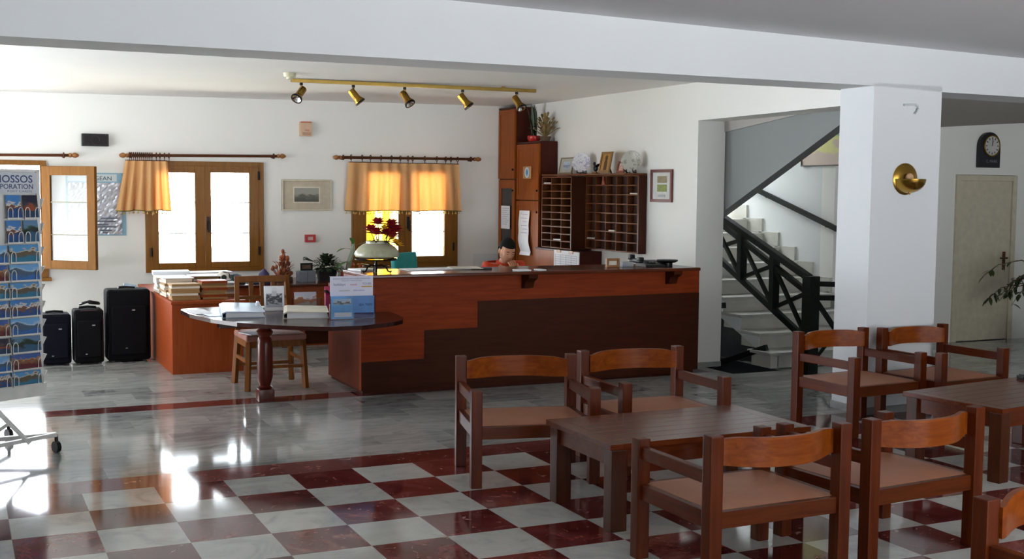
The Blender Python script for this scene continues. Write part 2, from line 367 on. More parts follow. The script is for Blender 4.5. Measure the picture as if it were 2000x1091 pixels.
# ------------------------------------------------------------------ world and lights
w = bpy.data.worlds.new('sky'); S.world = w; w.use_nodes = True; nt = w.node_tree; nt.nodes.clear()
out = N(nt, 'ShaderNodeOutputWorld'); bg = N(nt, 'ShaderNodeBackground'); tc = N(nt, 'ShaderNodeTexCoord'); sp = N(nt, 'ShaderNodeSeparateXYZ')
nt.links.new(tc.outputs['Generated'], sp.inputs[0])
rm = ramp(nt, [(0, (3.2, 3.32, 3.45, 1)), (.30, (2.4, 2.48, 2.56, 1)), (.42, (1.5, 1.56, 1.62, 1)), (.50, (2.1, 2.2, 2.32, 1)), (.60, (3.3, 3.5, 3.8, 1)), (.70, (14, 14.9, 16.4, 1)), (1, (20, 21.3, 23.4, 1))])
mr = N(nt, 'ShaderNodeMapRange', ins={'From Min': -1, 'From Max': 1}); nt.links.new(sp.outputs[1], mr.inputs['Value']); nt.links.new(mr.outputs[0], rm.inputs[0])
# added brightness below the horizon lifts ceilings and beam; no ground stands there
gz = ramp(nt, [(0, (1, 1, 1, 1)), (.30, (.95, .95, .95, 1)), (.483, (.86, .86, .86, 1)), (.515, (.30, .30, .30, 1)), (.75, (.20, .20, .20, 1)), (1, (.22, .22, .22, 1))])
mz = N(nt, 'ShaderNodeMapRange', ins={'From Min': -1, 'From Max': 1}); nt.links.new(sp.outputs[2], mz.inputs['Value']); nt.links.new(mz.outputs[0], gz.inputs[0])
ms = N(nt, 'ShaderNodeMath', operation='MULTIPLY'); ms.inputs[1].default_value = 3.3; nt.links.new(gz.outputs[0], ms.inputs[0]); nt.links.new(ms.outputs[0], bg.inputs[1])
nt.links.new(rm.outputs[0], bg.inputs[0]); nt.links.new(bg.outputs[0], out.inputs[0])

sun = bpy.data.lights.new('sun', 'SUN'); so = bpy.data.objects.new('sun', sun); link(so); sun.energy = 62; sun.angle = R(.6); sun.color = (1, .96, .9)
so.rotation_euler = Vector((-.62, -.55, -.80)).to_track_quat('-Z', 'Y').to_euler()
S.cycles.diffuse_bounces = 8; S.cycles.max_bounces = 14; S.cycles.caustics_reflective = False; S.cycles.caustics_refractive = False

# ------------------------------------------------------------------ the setting
b = MB()
# floor with the basement stair hole X 6.13..6.72, Y 2.32..5.6
t = bmesh.new()
def quad(x0, x1, y0, y1):
    t.faces.new([t.verts.new(p) for p in ((x0, y0, 0), (x1, y0, 0), (x1, y1, 0), (x0, y1, 0))])
quad(-5, 12.6, -9, 2.32); quad(-5, 6.13, 2.32, 7.2); quad(6.72, 12.6, 2.32, 7.2); quad(6.13, 6.72, 5.6, 7.2)
b.add(t); fo = b.build('floor', FLOOR); fo['kind'] = 'structure'

def wallobj(name, mb, m=WALL):
    o = mb.build(name, m); o['kind'] = 'structure'; return o

# back wall with three window openings
WO = [(-1.02, .30, .74, 2.01), (1.345, 2.685, .77, 2.03), (3.775, 5.16, .78, 2.06)]
b = MB(); xs = [-5]
for x0, x1, z0, z1 in WO:
    b.bx(xs[-1], x0, 6.95, 7.2, 0, 3.1); b.bx(x0, x1, 6.95, 7.2, 0, z0); b.bx(x0, x1, 6.95, 7.2, z1, 3.1); xs.append(x1)
b.bx(xs[-1], 8.4, 6.95, 7.2, 0, 3.1); wallobj('wall_back', b)
# right wall of the reception, header over the stair opening
b = MB(); b.bx(6.0, 6.32, 2.80, 6.95, 0, 3.1); b.prism([(.5, 2.46), (2.80, 2.437), (2.80, 3.1), (.5, 3.1)], 6.0, 6.32, 'x'); wallobj('wall_right', b, WALL)
b = MB(); b.bx(5.85, 6.545, .17, .555, 0, 2.60); wallobj('wall_pillar', b, WALL2)
b = MB(); b.prism([(-5, 2.569), (5.85, 2.575), (6.545, 2.555), (9, 2.545), (12.6, 2.545), (12.6, 3.2), (-5, 3.2)], .17, .62, 'y'); wallobj('wall_beam', b, WALL2)
b = MB(); b.bx(8.2, 8.4, 3.6, 6.95, 0, 3.3); wallobj('wall_stairwell', b, WALL2)
b = MB(); b.bx(8.2, 9.97, 3.38, 3.6, 0, 3.0); b.bx(10.94, 12.6, 3.38, 3.6, 0, 3.0); b.bx(9.97, 10.94, 3.38, 3.6, 1.97, 3.0); b.bx(9.8, 11.1, 3.6, 3.7, 0, 2.2); wallobj('wall_corridor', b, WALL)  # last box: unseen backing added behind the door to stop light leaks
# ceilings (very slightly out of level, as plastered slabs are)
def slab(name, x0, x1, y0, y1, zf, m, nx=16, ny=10, top=.25):
    t = bmesh.new(); g = []
    for k in range(ny+1):
        y = y0+(y1-y0)*k/ny; g.append([t.verts.new((x0+(x1-x0)*i/nx, y, zf(x0+(x1-x0)*i/nx, y))) for i in range(nx+1)])
    for k in range(ny):
        for i in range(nx): t.faces.new([g[k][i], g[k+1][i], g[k+1][i+1], g[k][i+1]])
    zt = max(v.co.z for v in t.verts)+top
    c = [t.verts.new(p) for p in ((x0, y0, zt), (x1, y0, zt), (x1, y1, zt), (x0, y1, zt))]
    t.faces.new(c); t.faces.new(g[0]+[c[1], c[0]]); t.faces.new(g[-1][::-1]+[c[3], c[2]]); t.faces.new([r[0] for r in g][::-1]+[c[0], c[3]]); t.faces.new([r[-1] for r in g]+[c[2], c[1]])
    bmesh.ops.recalc_face_normals(t, faces=t.faces[:])
    b = MB(); b.add(t); return wallobj(name, b, m)
slab('ceiling', -5, 6.05, .6, 7.1, lambda x, y: 2.81+(-.0105*(6-x))*max(0, min(1, (y-.6)/6.35)), CEIL)
slab('ceiling_front', -5, 12.6, -9, .2, lambda x, y: 2.965-.0185*(x-2.26), CEILF)
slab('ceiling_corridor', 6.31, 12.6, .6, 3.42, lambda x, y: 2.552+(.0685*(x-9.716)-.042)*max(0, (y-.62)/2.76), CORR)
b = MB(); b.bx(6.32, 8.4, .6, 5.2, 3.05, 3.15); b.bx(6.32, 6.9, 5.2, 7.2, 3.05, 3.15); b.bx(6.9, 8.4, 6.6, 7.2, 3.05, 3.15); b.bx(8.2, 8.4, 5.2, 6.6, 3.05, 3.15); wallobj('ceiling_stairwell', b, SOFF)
frost = bpy.data.materials.new('frosted_panel'); frost.use_nodes = True; fn = frost.node_tree; fn.nodes.clear(); fo_ = N(fn, 'ShaderNodeOutputMaterial'); ft = N(fn, 'ShaderNodeBsdfTranslucent'); ft.inputs[0].default_value = (.85, .9, .95, 1); fn.links.new(ft.outputs[0], fo_.inputs[0])
b = MB(); t = bmesh.new(); t.faces.new([t.verts.new(p) for p in ((6.9, 5.2, 3.1), (8.2, 5.2, 3.1), (8.2, 6.6, 3.1), (6.9, 6.6, 3.1))]); b.add(t); o = b.build('added_skylight', frost); o['kind'] = 'structure'  # translucent panel added out of view to bring light into the stairwell
b = MB(); b.bx(12.5, 12.6, -9, 3.6, 0, 3.2); wallobj('wall_blocker_far_right', b, WALL2)  # unseen, added to cut light entering the corridor from the right
b = MB(); b.bx(-1.7, -1.5, -9, 2.6, 0, 3.2); wallobj('wall_blocker_left', b, WALL2)  # unseen, added to keep side light off the beam and pillar
b = MB(); b.bx(7.5, 12.6, -9.1, -9, 0, 3.2); b.bx(-1.7, .6, -9.1, -9, 0, 3.2); wallobj('wall_blocker_front', b, WALL2)  # unseen pieces added to dim the corridor and the beam's left end
# baseboards
b = MB(); b.bx(5.84, 5.85, .165, .56, 0, .06); b.bx(5.84, 6.55, .158, .17, 0, .06); o = b.build('baseboard_pillar', GUMW); o['kind'] = 'structure'
b = MB(); b.bx(5.985, 6.0, 2.80, 6.9, 0, .05); b.bx(5.985, 6.32, 2.788, 2.80, 0, .05); o = b.build('baseboard_right', GUMW); o['kind'] = 'structure'
# outdoor ground seen (blown out) through the windows
b = MB(); b.bx(-14, 16, 7.2, 30, -.3, -.2); o = b.build('ground_outside', mat('pale_paving', '#d8d4c8', .9)); o['kind'] = 'structure'

# windows: frame + two sashes each (sash > pane, glazing_bar, handle, hinge)
def sash(parent, x0, x1, z0, z1, gx0, gx1, gz0, gz1, handle=None, hinge_x=None, y=6.94, loc=None, rz=0, bars=(1.565, 1.21)):
    m = MB(); d = .03
    m.bx(x0, gx0, y-d, y+.02, z0, z1, .006); m.bx(gx1, x1, y-d, y+.02, z0, z1, .006); m.bx(gx0, gx1, y-d, y+.02, z0, gz0, .006); m.bx(gx0, gx1, y-d, y+.02, gz1, z1, .006)
    f = m.build('sash', WIN, parent, loc=loc); f.rotation_euler.z = rz
    m = MB(); m.bx(gx0-.01, gx1+.01, y-.004, y+.004, gz0-.01, gz1+.01); m.build('pane', GLS, f)
    for z in bars:
        m = MB(); m.bx(gx0, gx1, y-.008, y+.008, z-.006, z+.006); m.build('glazing_bar', mat('bar_grey', '#8c8a78', .5), f)
    if handle:
        m = MB(); m.bx(handle-.016, handle+.016, y-d-.012, y-d, 1.25, 1.40, .004); m.bx(handle-.012, handle+.012, y-d-.05, y-d-.012, 1.33, 1.355, .004); m.bx(handle-.012, handle+.012, y-d-.055, y-d-.035, 1.22, 1.355, .006); m.build('handle', BLK, f)
    for hx, hz in (hinge_x or []):
        m = MB(); m.cyl((hx, y-d-.006, hz-.05), (hx, y-d-.006, hz+.05), .013, n=8); m.build('hinge', DKIRON, f)
    return f
def frame(name, x0, x1, z0, z1, fw_=.068, y0=6.915):
    st = struct(name); m = MB()
    m.bx(x0, x0+fw_, y0, 7.03, z0, z1, .005); m.bx(x1-fw_, x1, y0, 7.03, z0, z1, .005); m.bx(x0+fw_, x1-fw_, y0, 7.03, z1-fw_*.8, z1, .005); m.bx(x0+fw_, x1-fw_, y0, 7.03, z0, z0+fw_*.8, .005)
    m.build('window_frame', WIN, st); return st
w1 = frame('window_1', -1.03, .305, .735, 2.015)
sash(w1, -.97, -.36, .79, 1.97, -.87, -.44, .88, 1.90)
# its right sash stands open into the room, hinged on the right jamb
f = sash(w1, -.645, 0, .835, 1.955, -.55, -.10, .93, 1.855, y=0, hinge_x=[(0, .97), (0, 1.8)], loc=(.262, 6.90, 0), rz=R(180-38.5))
m = MB(); m.bx(-1.06, .335, 6.86, 7.0, .70, .735, .006); m.build('sill', WIN, w1)
w2 = frame('window_2', 1.342, 2.69, .765, 2.035)
sash(w2, 1.40, 2.005, .81, 1.985, 1.487, 1.893, .872, 1.903, hinge_x=[(1.40, 1.0), (1.40, 1.84)])
sash(w2, 2.007, 2.63, .81, 1.985, 2.078, 2.515, .878, 1.91, handle=2.04, hinge_x=[(2.63, 1.0), (2.63, 1.88)])
w3 = frame('window_3', 3.77, 5.16, .77, 2.062)
sash(w3, 3.83, 4.453, .82, 2.01, 3.953, 4.363, .905, 1.93)
sash(w3, 4.455, 5.10, .82, 2.01, 4.545, 4.979, .905, 1.935, handle=4.49, hinge_x=[(5.10, 1.02)])
# yellow striped cloth hanging outside the third window
m, nt_, bb = newmat('yellow_stripes'); tc_ = N(nt_, 'ShaderNodeTexCoord'); wv = N(nt_, 'ShaderNodeTexWave', ins={'Scale': 1.35}); nt_.links.new(tc_.outputs['Object'], wv.inputs['Vector'])
rr_ = ramp(nt_, [(.45, lin('#f0b400')), (.55, lin('#f6dc7a'))]); nt_.links.new(wv.outputs['Color'], rr_.inputs[0]); nt_.links.new(rr_.outputs[0], bb.inputs['Base Color']); bb.inputs['Roughness'].default_value = .9
nt_.links.new(rr_.outputs[0], bb.inputs['Emission Color']); bb.inputs['Emission Strength'].default_value = 0.0
YST = m
t = bmesh.new(); rows = [[t.verts.new((4.22+.64*i/24+.0, 8.2+.04*math.sin(i*1.1), z)) for i in range(25)] for z in (.25, 2.3)]
for i in range(24): t.faces.new([rows[0][i], rows[0][i+1], rows[1][i+1], rows[1][i]])
hc = thing('hanging_cloth', 'yellow striped cloth hanging on poles outside the window behind the flower bowl', 'cloth', (0, 0, 0))
b = MB(); b.add(t); b.build('cloth', YST, hc)
aw = MB(); aw.cyl((4.1, 8.2, 2.31), (4.95, 8.2, 2.31), .02); aw.build('cross_pole', GREYM, hc)
for x in (4.12, 4.92):
    aw = MB(); aw.cyl((x, 8.2, -.2), (x, 8.2, 2.31), .02); aw.build('pole', GREYM, hc)

# corridor door
d1 = struct('door_1', (9.97, 3.38, 0))
b = MB(); b.bx(0, .07, -.025, .06, 0, 1.965, .004); b.bx(.90, .97, -.025, .06, 0, 1.965, .004); b.bx(.07, .90, -.025, .06, 1.90, 1.965, .004); b.build('door_frame', CREAM, d1)
b = MB(); b.bx(.072, .898, -.005, .04, .008, 1.898, .003); lf = b.build('door_leaf', CREAM, d1)
b = MB(); b.bx(.785, .83, -.014, -.005, .84, 1.06, .004); b.cyl((.807, -.014, .985), (.807, -.06, .985), .011); b.bar((.815, -.06, .985), (.70, -.06, .985), .018, .018); b.build('door_handle', mat('bronze', '#5a3a2a', .35, .8), lf)

# ------------------------------------------------------------------ staircase
st = thing('staircase', 'grey marble staircase rising behind the black wooden railing', 'stairs', (6.75, 2.42, 0))
def stepY(k): return .315*(k-1)
for k in range(1, 10):
    y = stepY(k); z = .165+.156*(k-1); xl = -.10 if k == 1 else 0
    b = MB(); b.bx(xl-.03, 1.44, y-.03, y+.345, z-.03, z, .006); s_ = b.build('tread', STEP, st)
    b = MB(); b.bx(xl, 1.44, y, y+.31, max(0, z-.156), z-.03); b.build('riser', STEPR, s_)
    b = MB(); b.bx(1.42, 1.45, y+.02, y+.40, z, z+.17); b.build('skirting', STEP, s_)
# white flank of the flight and the basement hole below, its darkness painted in
b = MB()
def under(y): return .525*y if y < .2 else .105+.395*(y-.2)
for k in range(1, 10):
    y = stepY(k); top = .165+.156*(k-1)-.03
    b.prism([(y, min(under(y), top-.02)), (y+.315, min(under(y+.315), top-.01)), (y+.315, top), (y, top)], -.014, -.001, 'x')
b.build('flank', WALL2, st)
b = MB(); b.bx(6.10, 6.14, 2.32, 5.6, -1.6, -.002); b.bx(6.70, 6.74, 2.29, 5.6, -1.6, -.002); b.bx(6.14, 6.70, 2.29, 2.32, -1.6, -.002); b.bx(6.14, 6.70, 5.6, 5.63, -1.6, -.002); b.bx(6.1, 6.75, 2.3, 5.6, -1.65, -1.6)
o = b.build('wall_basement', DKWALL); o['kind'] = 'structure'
b = MB(); b.prism([(2.44, 0), (2.62, .10), (2.74, .12), (3.47, .43), (5.25, 1.12), (5.25, 0)], 6.795, 6.815, 'x'); o = b.build('wall_understair', DKWALL); o['kind'] = 'structure'  # dark sheet, painted shade of the void under the flight
hr = MB(); hr.bar((6.70, 2.55, .20), (6.45, 3.35, -.12), .05, .06); hr.cyl((6.66, 2.66, .15), (6.715, 2.66, -.02), .012, n=8)
tag(hr.build('basement_handrail', BLK), 'short black handrail going down into the basement stair', 'handrail')
hr = MB(); hr.bar((6.60, 3.15, .57), (6.60, 3.9, .50), .05, .06); hr.bx(6.575, 6.77, 3.5, 3.54, .52, .56)
tag(hr.build('basement_rail_end', BLK), 'black rail end showing beside the left edge of the stair opening', 'handrail')
# upper flight: upright slab, soffit shade painted in as darker grey
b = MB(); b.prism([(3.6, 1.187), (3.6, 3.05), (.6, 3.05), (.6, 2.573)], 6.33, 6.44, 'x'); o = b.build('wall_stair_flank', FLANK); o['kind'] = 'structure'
# railing
rl = thing('stair_railing', 'black wooden stair railing with crossed braces and a thick newel post', 'railing', (6.80, 2.02, 0))
b = MB(); b.bx(-.06, .06, -.06, .06, 0, .95, .008); b.build('newel_post', BLKW, rl)
b = MB(); b.bar((0, .03, .93), (0, 2.2, 1.74), .075, .06); b.build('handrail', BLKW, rl)
b = MB(); b.bar((0, .05, .79), (0, 2.2, 1.70), .05, .05); b.build('middle_rail', BLKW, rl)
b = MB(); b.bar((0, .05, .33), (0, 2.2, 1.35), .05, .06); b.build('bottom_rail', BLKW, rl)
for y in (.57, 1.12, 1.68):
    b = MB(); b.bx(-.04, .04, y-.035, y+.035, .33+.474*y-.03, .92+.373*y); b.build('post', BLKW, rl)
for y0, y1 in ((.06, .54), (.60, 1.09), (1.15, 1.65)):
    lo = lambda y: .33+.474*y; hi = lambda y: .78+.423*y
    b = MB(); b.bar((.012, y0, hi(y0)-.02), (.012, y1, lo(y1)+.02), .03, .04); b.build('brace', BLKW, rl)
    b = MB(); b.bar((-.012, y0, lo(y0)+.03), (-.012, y1, hi(y1)-.03), .03, .04); b.build('brace', BLKW, rl)
b = MB(); b.bar((.06, 0, .875), (.62, 0, .845), .06, .05); b.build('landing_rail', BLKW, rl)
b = MB(); b.bar((.06, 0, .74), (.62, 0, .72), .05, .05); b.build('landing_rail', BLKW, rl)
b = MB(); b.bar((.05, 0, .73), (.60, 0, .08), .04, .04); b.build('brace', BLKW, rl)
b = MB(); b.bar((.05, .015, .12), (.60, .015, .70), .04, .04); b.build('brace', BLKW, rl)
b = MB(); b.bx(.60, .70, -.05, .05, 0, .9, .006); b.build('post', BLKW, rl)
hr = thing('wall_handrail', 'dark green handrail fixed to the stairwell wall', 'handrail', (8.2, 3.0, 0))
b = MB(); b.bar((-.05, .0, 1.27), (-.05, 2.6, 2.02), .04, .055); b.build('rail', BLKW, hr)
for y in (.5, 1.6):
    b = MB(); b.cyl((-.05, y, 1.25+.288*y), (0, y, 1.22+.288*y), .01, n=8); b.build('bracket', DKIRON, hr)
# painting in the stairwell
def frame_box(mb, w_, h_, t_, d_=.02, bev=.003):
    mb.bx(-w_/2, w_/2, -d_, 0, -h_/2, -h_/2+t_, bev); mb.bx(-w_/2, w_/2, -d_, 0, h_/2-t_, h_/2, bev)
    mb.bx(-w_/2, -w_/2+t_, -d_, 0, -h_/2+t_, h_/2-t_, bev); mb.bx(w_/2-t_, w_/2, -d_, 0, -h_/2+t_, h_/2-t_, bev); return mb
pt = thing('landscape_painting', 'pastel landscape painting in a thin dark frame on the stairwell wall', 'painting', (8.198, 3.50, 2.36), -PI/2)
frame_box(MB(), .92, .64, .014).build('picture_frame', mat('thin_dark_frame', '#4a4038', .5), pt)
b = MB(); b.bx(-.45, .45, -.008, -.002, -.31, .31); b.build('canvas', sceneprint('pastel_landscape', '#cfd8e4', '#6fae96', '#cfcf8a', '#c4b4a8', 4, 2, 2, -.35, .30, .7), pt)

# ------------------------------------------------------------------ reception counter
ct = thing('reception_counter', 'long brown wooden reception counter with stepped dark inlay', 'counter', (2.48, 2.55, 0))
b = MB(); b.bx(0, 3.40, 0, .05, .03, 1.0); b.build('front_panel', CW, ct)
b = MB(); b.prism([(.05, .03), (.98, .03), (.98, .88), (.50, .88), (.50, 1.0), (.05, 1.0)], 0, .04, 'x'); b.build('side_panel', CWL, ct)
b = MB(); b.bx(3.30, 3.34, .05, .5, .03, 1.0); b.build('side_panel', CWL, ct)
b = MB(); b.bx(.02, 3.36, .02, .95, 0, .03); b.build('plinth', CWD, ct)
b = MB(); b.prism([(.0, .03), (3.398, .03), (3.398, .775), (1.075, .765), (1.075, .530), (.572, .526), (.572, .277), (0, .273)], -.006, 0, 'y'); b.build('dark_inlay', CWD, ct)
b = MB(); b.bx(-.005, 3.28, -.20, .50, 1.0, 1.03, .008); b.build('counter_top', CTOP, ct)
for x in (1.545, 3.06):
    b = MB(); b.prism([(0, 1.0), (-.16, 1.0), (-.15, .965), (-.085, .93), (-.06, .875), (0, .865)], x-.045, x+.045, 'x'); b.build('bracket', CWD, ct)
# inner working desk behind the counter
b = MB(); b.bx(.62, 3.3, .55, .95, .70, .73); b.build('work_shelf', CWD, ct)

# ------------------------------------------------------------------ round table and its things
rt_ = thing('brochure_table', 'dark glossy rounded table joined to the left end of the counter', 'table', (1.66, 2.557, 0))
out2 = [(1.11, 3.27), (1.13, 3.35), (1.20, 3.40), (1.35, 3.425), (1.75, 3.42), (2.10, 3.34), (2.465, 3.16), (2.465, 2.535), (2.72, 2.535), (2.72, 2.35), (2.68, 2.05), (2.62, 1.90), (2.54, 1.81), (2.44, 1.74), (2.19, 1.625), (1.95, 1.63), (1.74, 1.74), (1.54, 1.92), (1.35, 2.16), (1.21, 2.50), (1.12, 2.92)]
out2 = [(x-1.66, y-2.557) for x, y in out2]
b = MB(); b.prism(out2, .668, .70, 'z'); b.build('table_top', RT, rt_)
b = MB(); b.box((.10, 0, .643), (.95, .12, .05), .004); b.build('apron', RT, rt_)
b = MB(); b.box((0, 0, .05), (.13, .13, .10), .012)
b.lathe([(.05, .10), (.062, .115), (.045, .13), (.055, .16), (.066, .20), (.064, .46), (.055, .52), (.045, .535), (.062, .55), (.07, .575), (.05, .60), (.05, .62)], 16)
b.build('turned_leg', RTL, rt_, smooth=True)

def flat(name, label, cat, x, y, z, w_, d_, h_, rz, m, group=None, bev=.002):
    b = MB(); b.box((0, 0, h_/2), (w_, d_, h_), bev); o = b.build(name, m, loc=(x, y, z)); o.rotation_euler.z = rz
    return tag(o, label, cat, group)
TZ = .701
flat('paper_sheet', 'flat white leaflet at the far left tip of the brochure table', 'paper', 1.225, 3.02, TZ, .15, .36, .006, .06, PAPER)
flat('paper_sheet', 'pale blue map sheet overlapping the leaflet on the brochure table', 'paper', 1.275, 2.74, TZ, .10, .22, .004, .12, PAPERB)
def binder(name, label, x, y, rz, mtop, w_=.32, d_=.38, thick=.035):
    t_ = thing(name, label, 'binder', (x, y, TZ), rz)
    b = MB(); b.prism([(-w_/2, 0), (-w_/2, thick*.9), (-w_/2+.03, thick*1.2), (w_/2, thick), (w_/2, thick-.003), (-w_/2+.03, thick*.95), (-w_/2+.004, thick*.7), (-w_/2+.004, .003), (w_/2, .003), (w_/2, 0)], -d_/2, d_/2, 'y'); b.build('cover', mtop, t_)
    b = MB(); b.prism([(-w_/2+.03, .004), (w_/2-.01, .004), (w_/2-.015, thick-.006), (-w_/2+.03, thick*.9)], -d_/2+.01, d_/2-.01, 'y'); b.build('pages', edged('binder_pages', ['#c8ccd2', '#e6e8ea'], 200), t_)
    return t_
binder('ring_binder', 'blue and white open binder lying on the brochure table', 1.535, 2.85, -.165, PAPERB, .34, .78, .045)
binder('ring_binder', 'cream ring binder in front of the photo card on the brochure table', 1.985, 2.49, -.25, PAPERC, .36, .52, .05)
flat('paper_sheet', 'white sheet lying behind the blue binder on the brochure table', 'paper', 1.90, 3.22, TZ, .26, .16, .006, -.15, PAPER)
# photo card, leaning
pc = thing('photo_card', 'white photo card with a grey picture leaning on the table', 'card', (1.83, 2.92, TZ), -.18)
Mt = Matrix.Rotation(R(-14), 4, 'X')
b = MB(); b.bx(-.085, .085, -.004, .004, 0, .215, .002, Mt); b.build('card', PAPER, pc)
b = MB(); b.bx(-.068, .068, -.0055, -.004, .03, .15, 0, Mt); b.build('picture', sceneprint('grey_photo', '#b9bdc6', '#6b6d74', '#3c3d42', '#9ca0aa', 30, 5, 2, 0, .2), pc)
b = MB(); b.prism([(0, .20), (.10, 0), (.09, 0), (0, .17)], -.02, .02, 'x'); b.build('prop', PAPER, pc)
b = MB(); b.lathe([(0, 0), (.02, 0), (.02, .07), (.012, .075), (.012, .085), (0, .085)], 12)
tag(b.build('small_bottle', PAPER, loc=(1.695, 2.96, TZ), smooth=True), 'small white cylinder standing left of the photo card', 'bottle')
# acrylic brochure holder
ah = thing('brochure_holder', 'clear acrylic holder with a leaflet beside the magenta box', 'holder', (2.115, 2.95, TZ), -.1)
b = MB(); b.bx(-.125, .125, -.003, 0, 0, .225, 0, Mt); b.bx(-.125, .125, -.05, -.047, 0, .10); b.bx(-.125, .125, -.05, .03, 0, .003); b.bx(-.125, -.122, -.05, .0, 0, .10); b.bx(.122, .125, -.05, 0, 0, .10); b.build('holder', ACRY, ah)
b = MB(); b.bx(-.10, .09, -.012, -.005, .005, .15, 0, Mt); b.build('leaflet', sceneprint('beach_leaflet', '#c6ccda', '#d9dbe2', '#a8683a', '#a8a298', 12, 3, 2, 0, .17), ah)
mb_ = thing('magenta_brochure_box', 'magenta and black brochure box next to the tall price stand', 'box', (2.315, 2.85, TZ), -.15)
b = MB(); b.prism([(-.05, 0), (.05, 0), (.05, .20), (-.05, .13)], -.06, .06, 'x'); b.build('box', mat('magenta_card', '#a3164f', .5), mb_)
b = MB()
for i in range(9): b.leaf((random.uniform(-.04, .04), random.uniform(-.02, .02), .13), (random.uniform(-1, 1), -.6, .8), .10, .03, .3)
b.build('printed_leaves', DGRN, mb_)
# tall stand with printed sheet
ts = thing('information_stand', 'white and blue information stand with small print on the round table', 'sign', (2.262, 2.12, TZ), -.05)
b = MB(); b.bx(-.178, .178, 0, .004, 0, .345, .001); b.bx(-.185, .185, -.045, -.042, 0, .19, .001); b.bx(-.185, .185, -.045, .01, 0, .003); b.bx(-.185, -.182, -.045, 0, 0, .19); b.bx(.182, .185, -.045, 0, 0, .19); b.build('acrylic_stand', ACRY, ts)
b = MB(); b.bx(-.176, .176, -.003, 0, .004, .343); sh = b.build('sheet', mat('lilac_white_paper', '#d6d6e6', .5, var=.02), ts)
for txt, x, z, s_, mm in (('INTERNET BOOKING AND TRAVEL INFORMATION', 0, .318, .0135, 'navy_ink'), ('PLEASE ASK AT RECEPTION DESK', 0, .303, .011, 'navy_ink'), ('holidays', -.10, .268, .03, 'navy_ink'), ('travel', .015, .268, .024, 'red_ink'), ('TOURS', .125, .272, .024, 'navy_ink'), ('excursions', -.06, .222, .02, 'olive_ink'), ('information', .06, .222, .02, 'blue_ink')):
    inkc = {'navy_ink': '#4a4a78', 'red_ink': '#b04a50', 'olive_ink': '#77774a', 'blue_ink': '#5560a8'}[mm]
    b = MB(); b.mesh(text_mesh(txt, s_), Matrix.Translation((x, -.0045, z)) @ Matrix.Rotation(PI/2, 4, 'X')); b.build('lettering', mat(mm, inkc, .6), sh)
b = MB(); b.bx(.082, .168, -.0042, -.0035, .252, .262); b.build('colour_bar', mat('ochre_ink', '#c4a04a', .6), sh)
lf1 = MB(); lf1.bx(-.175, 0, -.039, -.036, .004, .185); l1 = lf1.build('leaflet', mat('sky_leaflet', '#6aaee6', .4, var=.15, scale=8), ts)
b = MB(); b.bx(-.16, -.015, -.0405, -.039, .115, .165); b.build('picture', sceneprint('coast_picture', '#a8c0d8', '#c8c8c8', '#6a6a70', '#8fb4c8', 30, 9, 2, .1, .17), l1)
b = MB(); b.bx(-.15, -.01, -.0405, -.039, .02, .055); b.build('text_block', PAPER, l1)
lf2 = MB(); lf2.bx(.002, .176, -.039, -.036, .004, .185); l2 = lf2.build('leaflet', mat('deep_sky_leaflet', '#5e96d6', .4, var=.15, scale=8), ts)
b = MB(); b.bx(.01, .172, -.0405, -.039, .006, .05); b.build('band', mat('navy_card', '#262a68', .5), l2)
b = MB(); b.mesh(text_mesh('SEA TRIPS', .026), Matrix.Translation((.105, -.0405, .105)) @ Matrix.Rotation(PI/2, 4, 'X')); b.build('lettering', mat('pale_ink', '#22406e', .6), l2)

# side chair tucked under the table
sc = thing('side_chair', 'light brown wooden chair with pink seat pushed under the round table', 'chair', (1.88, 3.30, 0), 0)
for sx in (-1, 1):
    b = MB(); b.bar((sx*.255, -.25, 0), (sx*.235, -.22, .42), .042, .042); b.build('leg', SC, sc)
    b = MB(); b.bar((sx*.26, .25, 0), (sx*.235, .21, .45), .042, .045); b.bar((sx*.235, .21, .43), (sx*.225, .29, .955), .042, .04); b.build('leg', SC, sc)
    b = MB(); b.bar((sx*.245, -.22, .25), (sx*.245, .22, .25), .022, .03); b.build('stretcher', SC, sc)
b = MB(); b.bar((-.24, -.235, .20), (.24, -.235, .20), .022, .028); b.build('stretcher', SC, sc)
b = MB(); b.bar((-.24, .235, .17), (.24, .235, .17), .022, .028); b.build('stretcher', SC, sc)
b = MB()
for y in (-.215, .205): b.bx(-.235, .235, y-.014, y+.014, .37, .43)
for x in (-.235, .235): b.bx(x-.014, x+.014, -.2, .2, .37, .43)
b.build('seat_rail', SC, sc)
b = MB(); b.box((0, -.01, .455), (.53, .50, .055), .025, seg=3); b.build('seat', PINK2, sc, smooth=True)
b = MB(); Mb = Matrix.Translation((0, .215, .45)) @ Matrix.Rotation(R(-8.7), 4, 'X')
b.bx(-.225, .225, -.018, .018, .45, .51, .008, Mb); b.bx(-.215, .215, -.014, .014, .14, .18, .004, Mb); b.bx(-.215, .215, -.012, .012, .30, .33, .004, Mb)
for i in range(3): x = -.10+.10*i; b.bx(x-.02, x+.02, -.010, .010, .16, .46, .003, Mb)
b.build('backrest', SC, sc)
flat('paper_sheet', 'crumpled white sheet left on the pink seat of the side chair', 'paper', 1.70, 3.16, .485, .16, .22, .006, .3, PAPER)

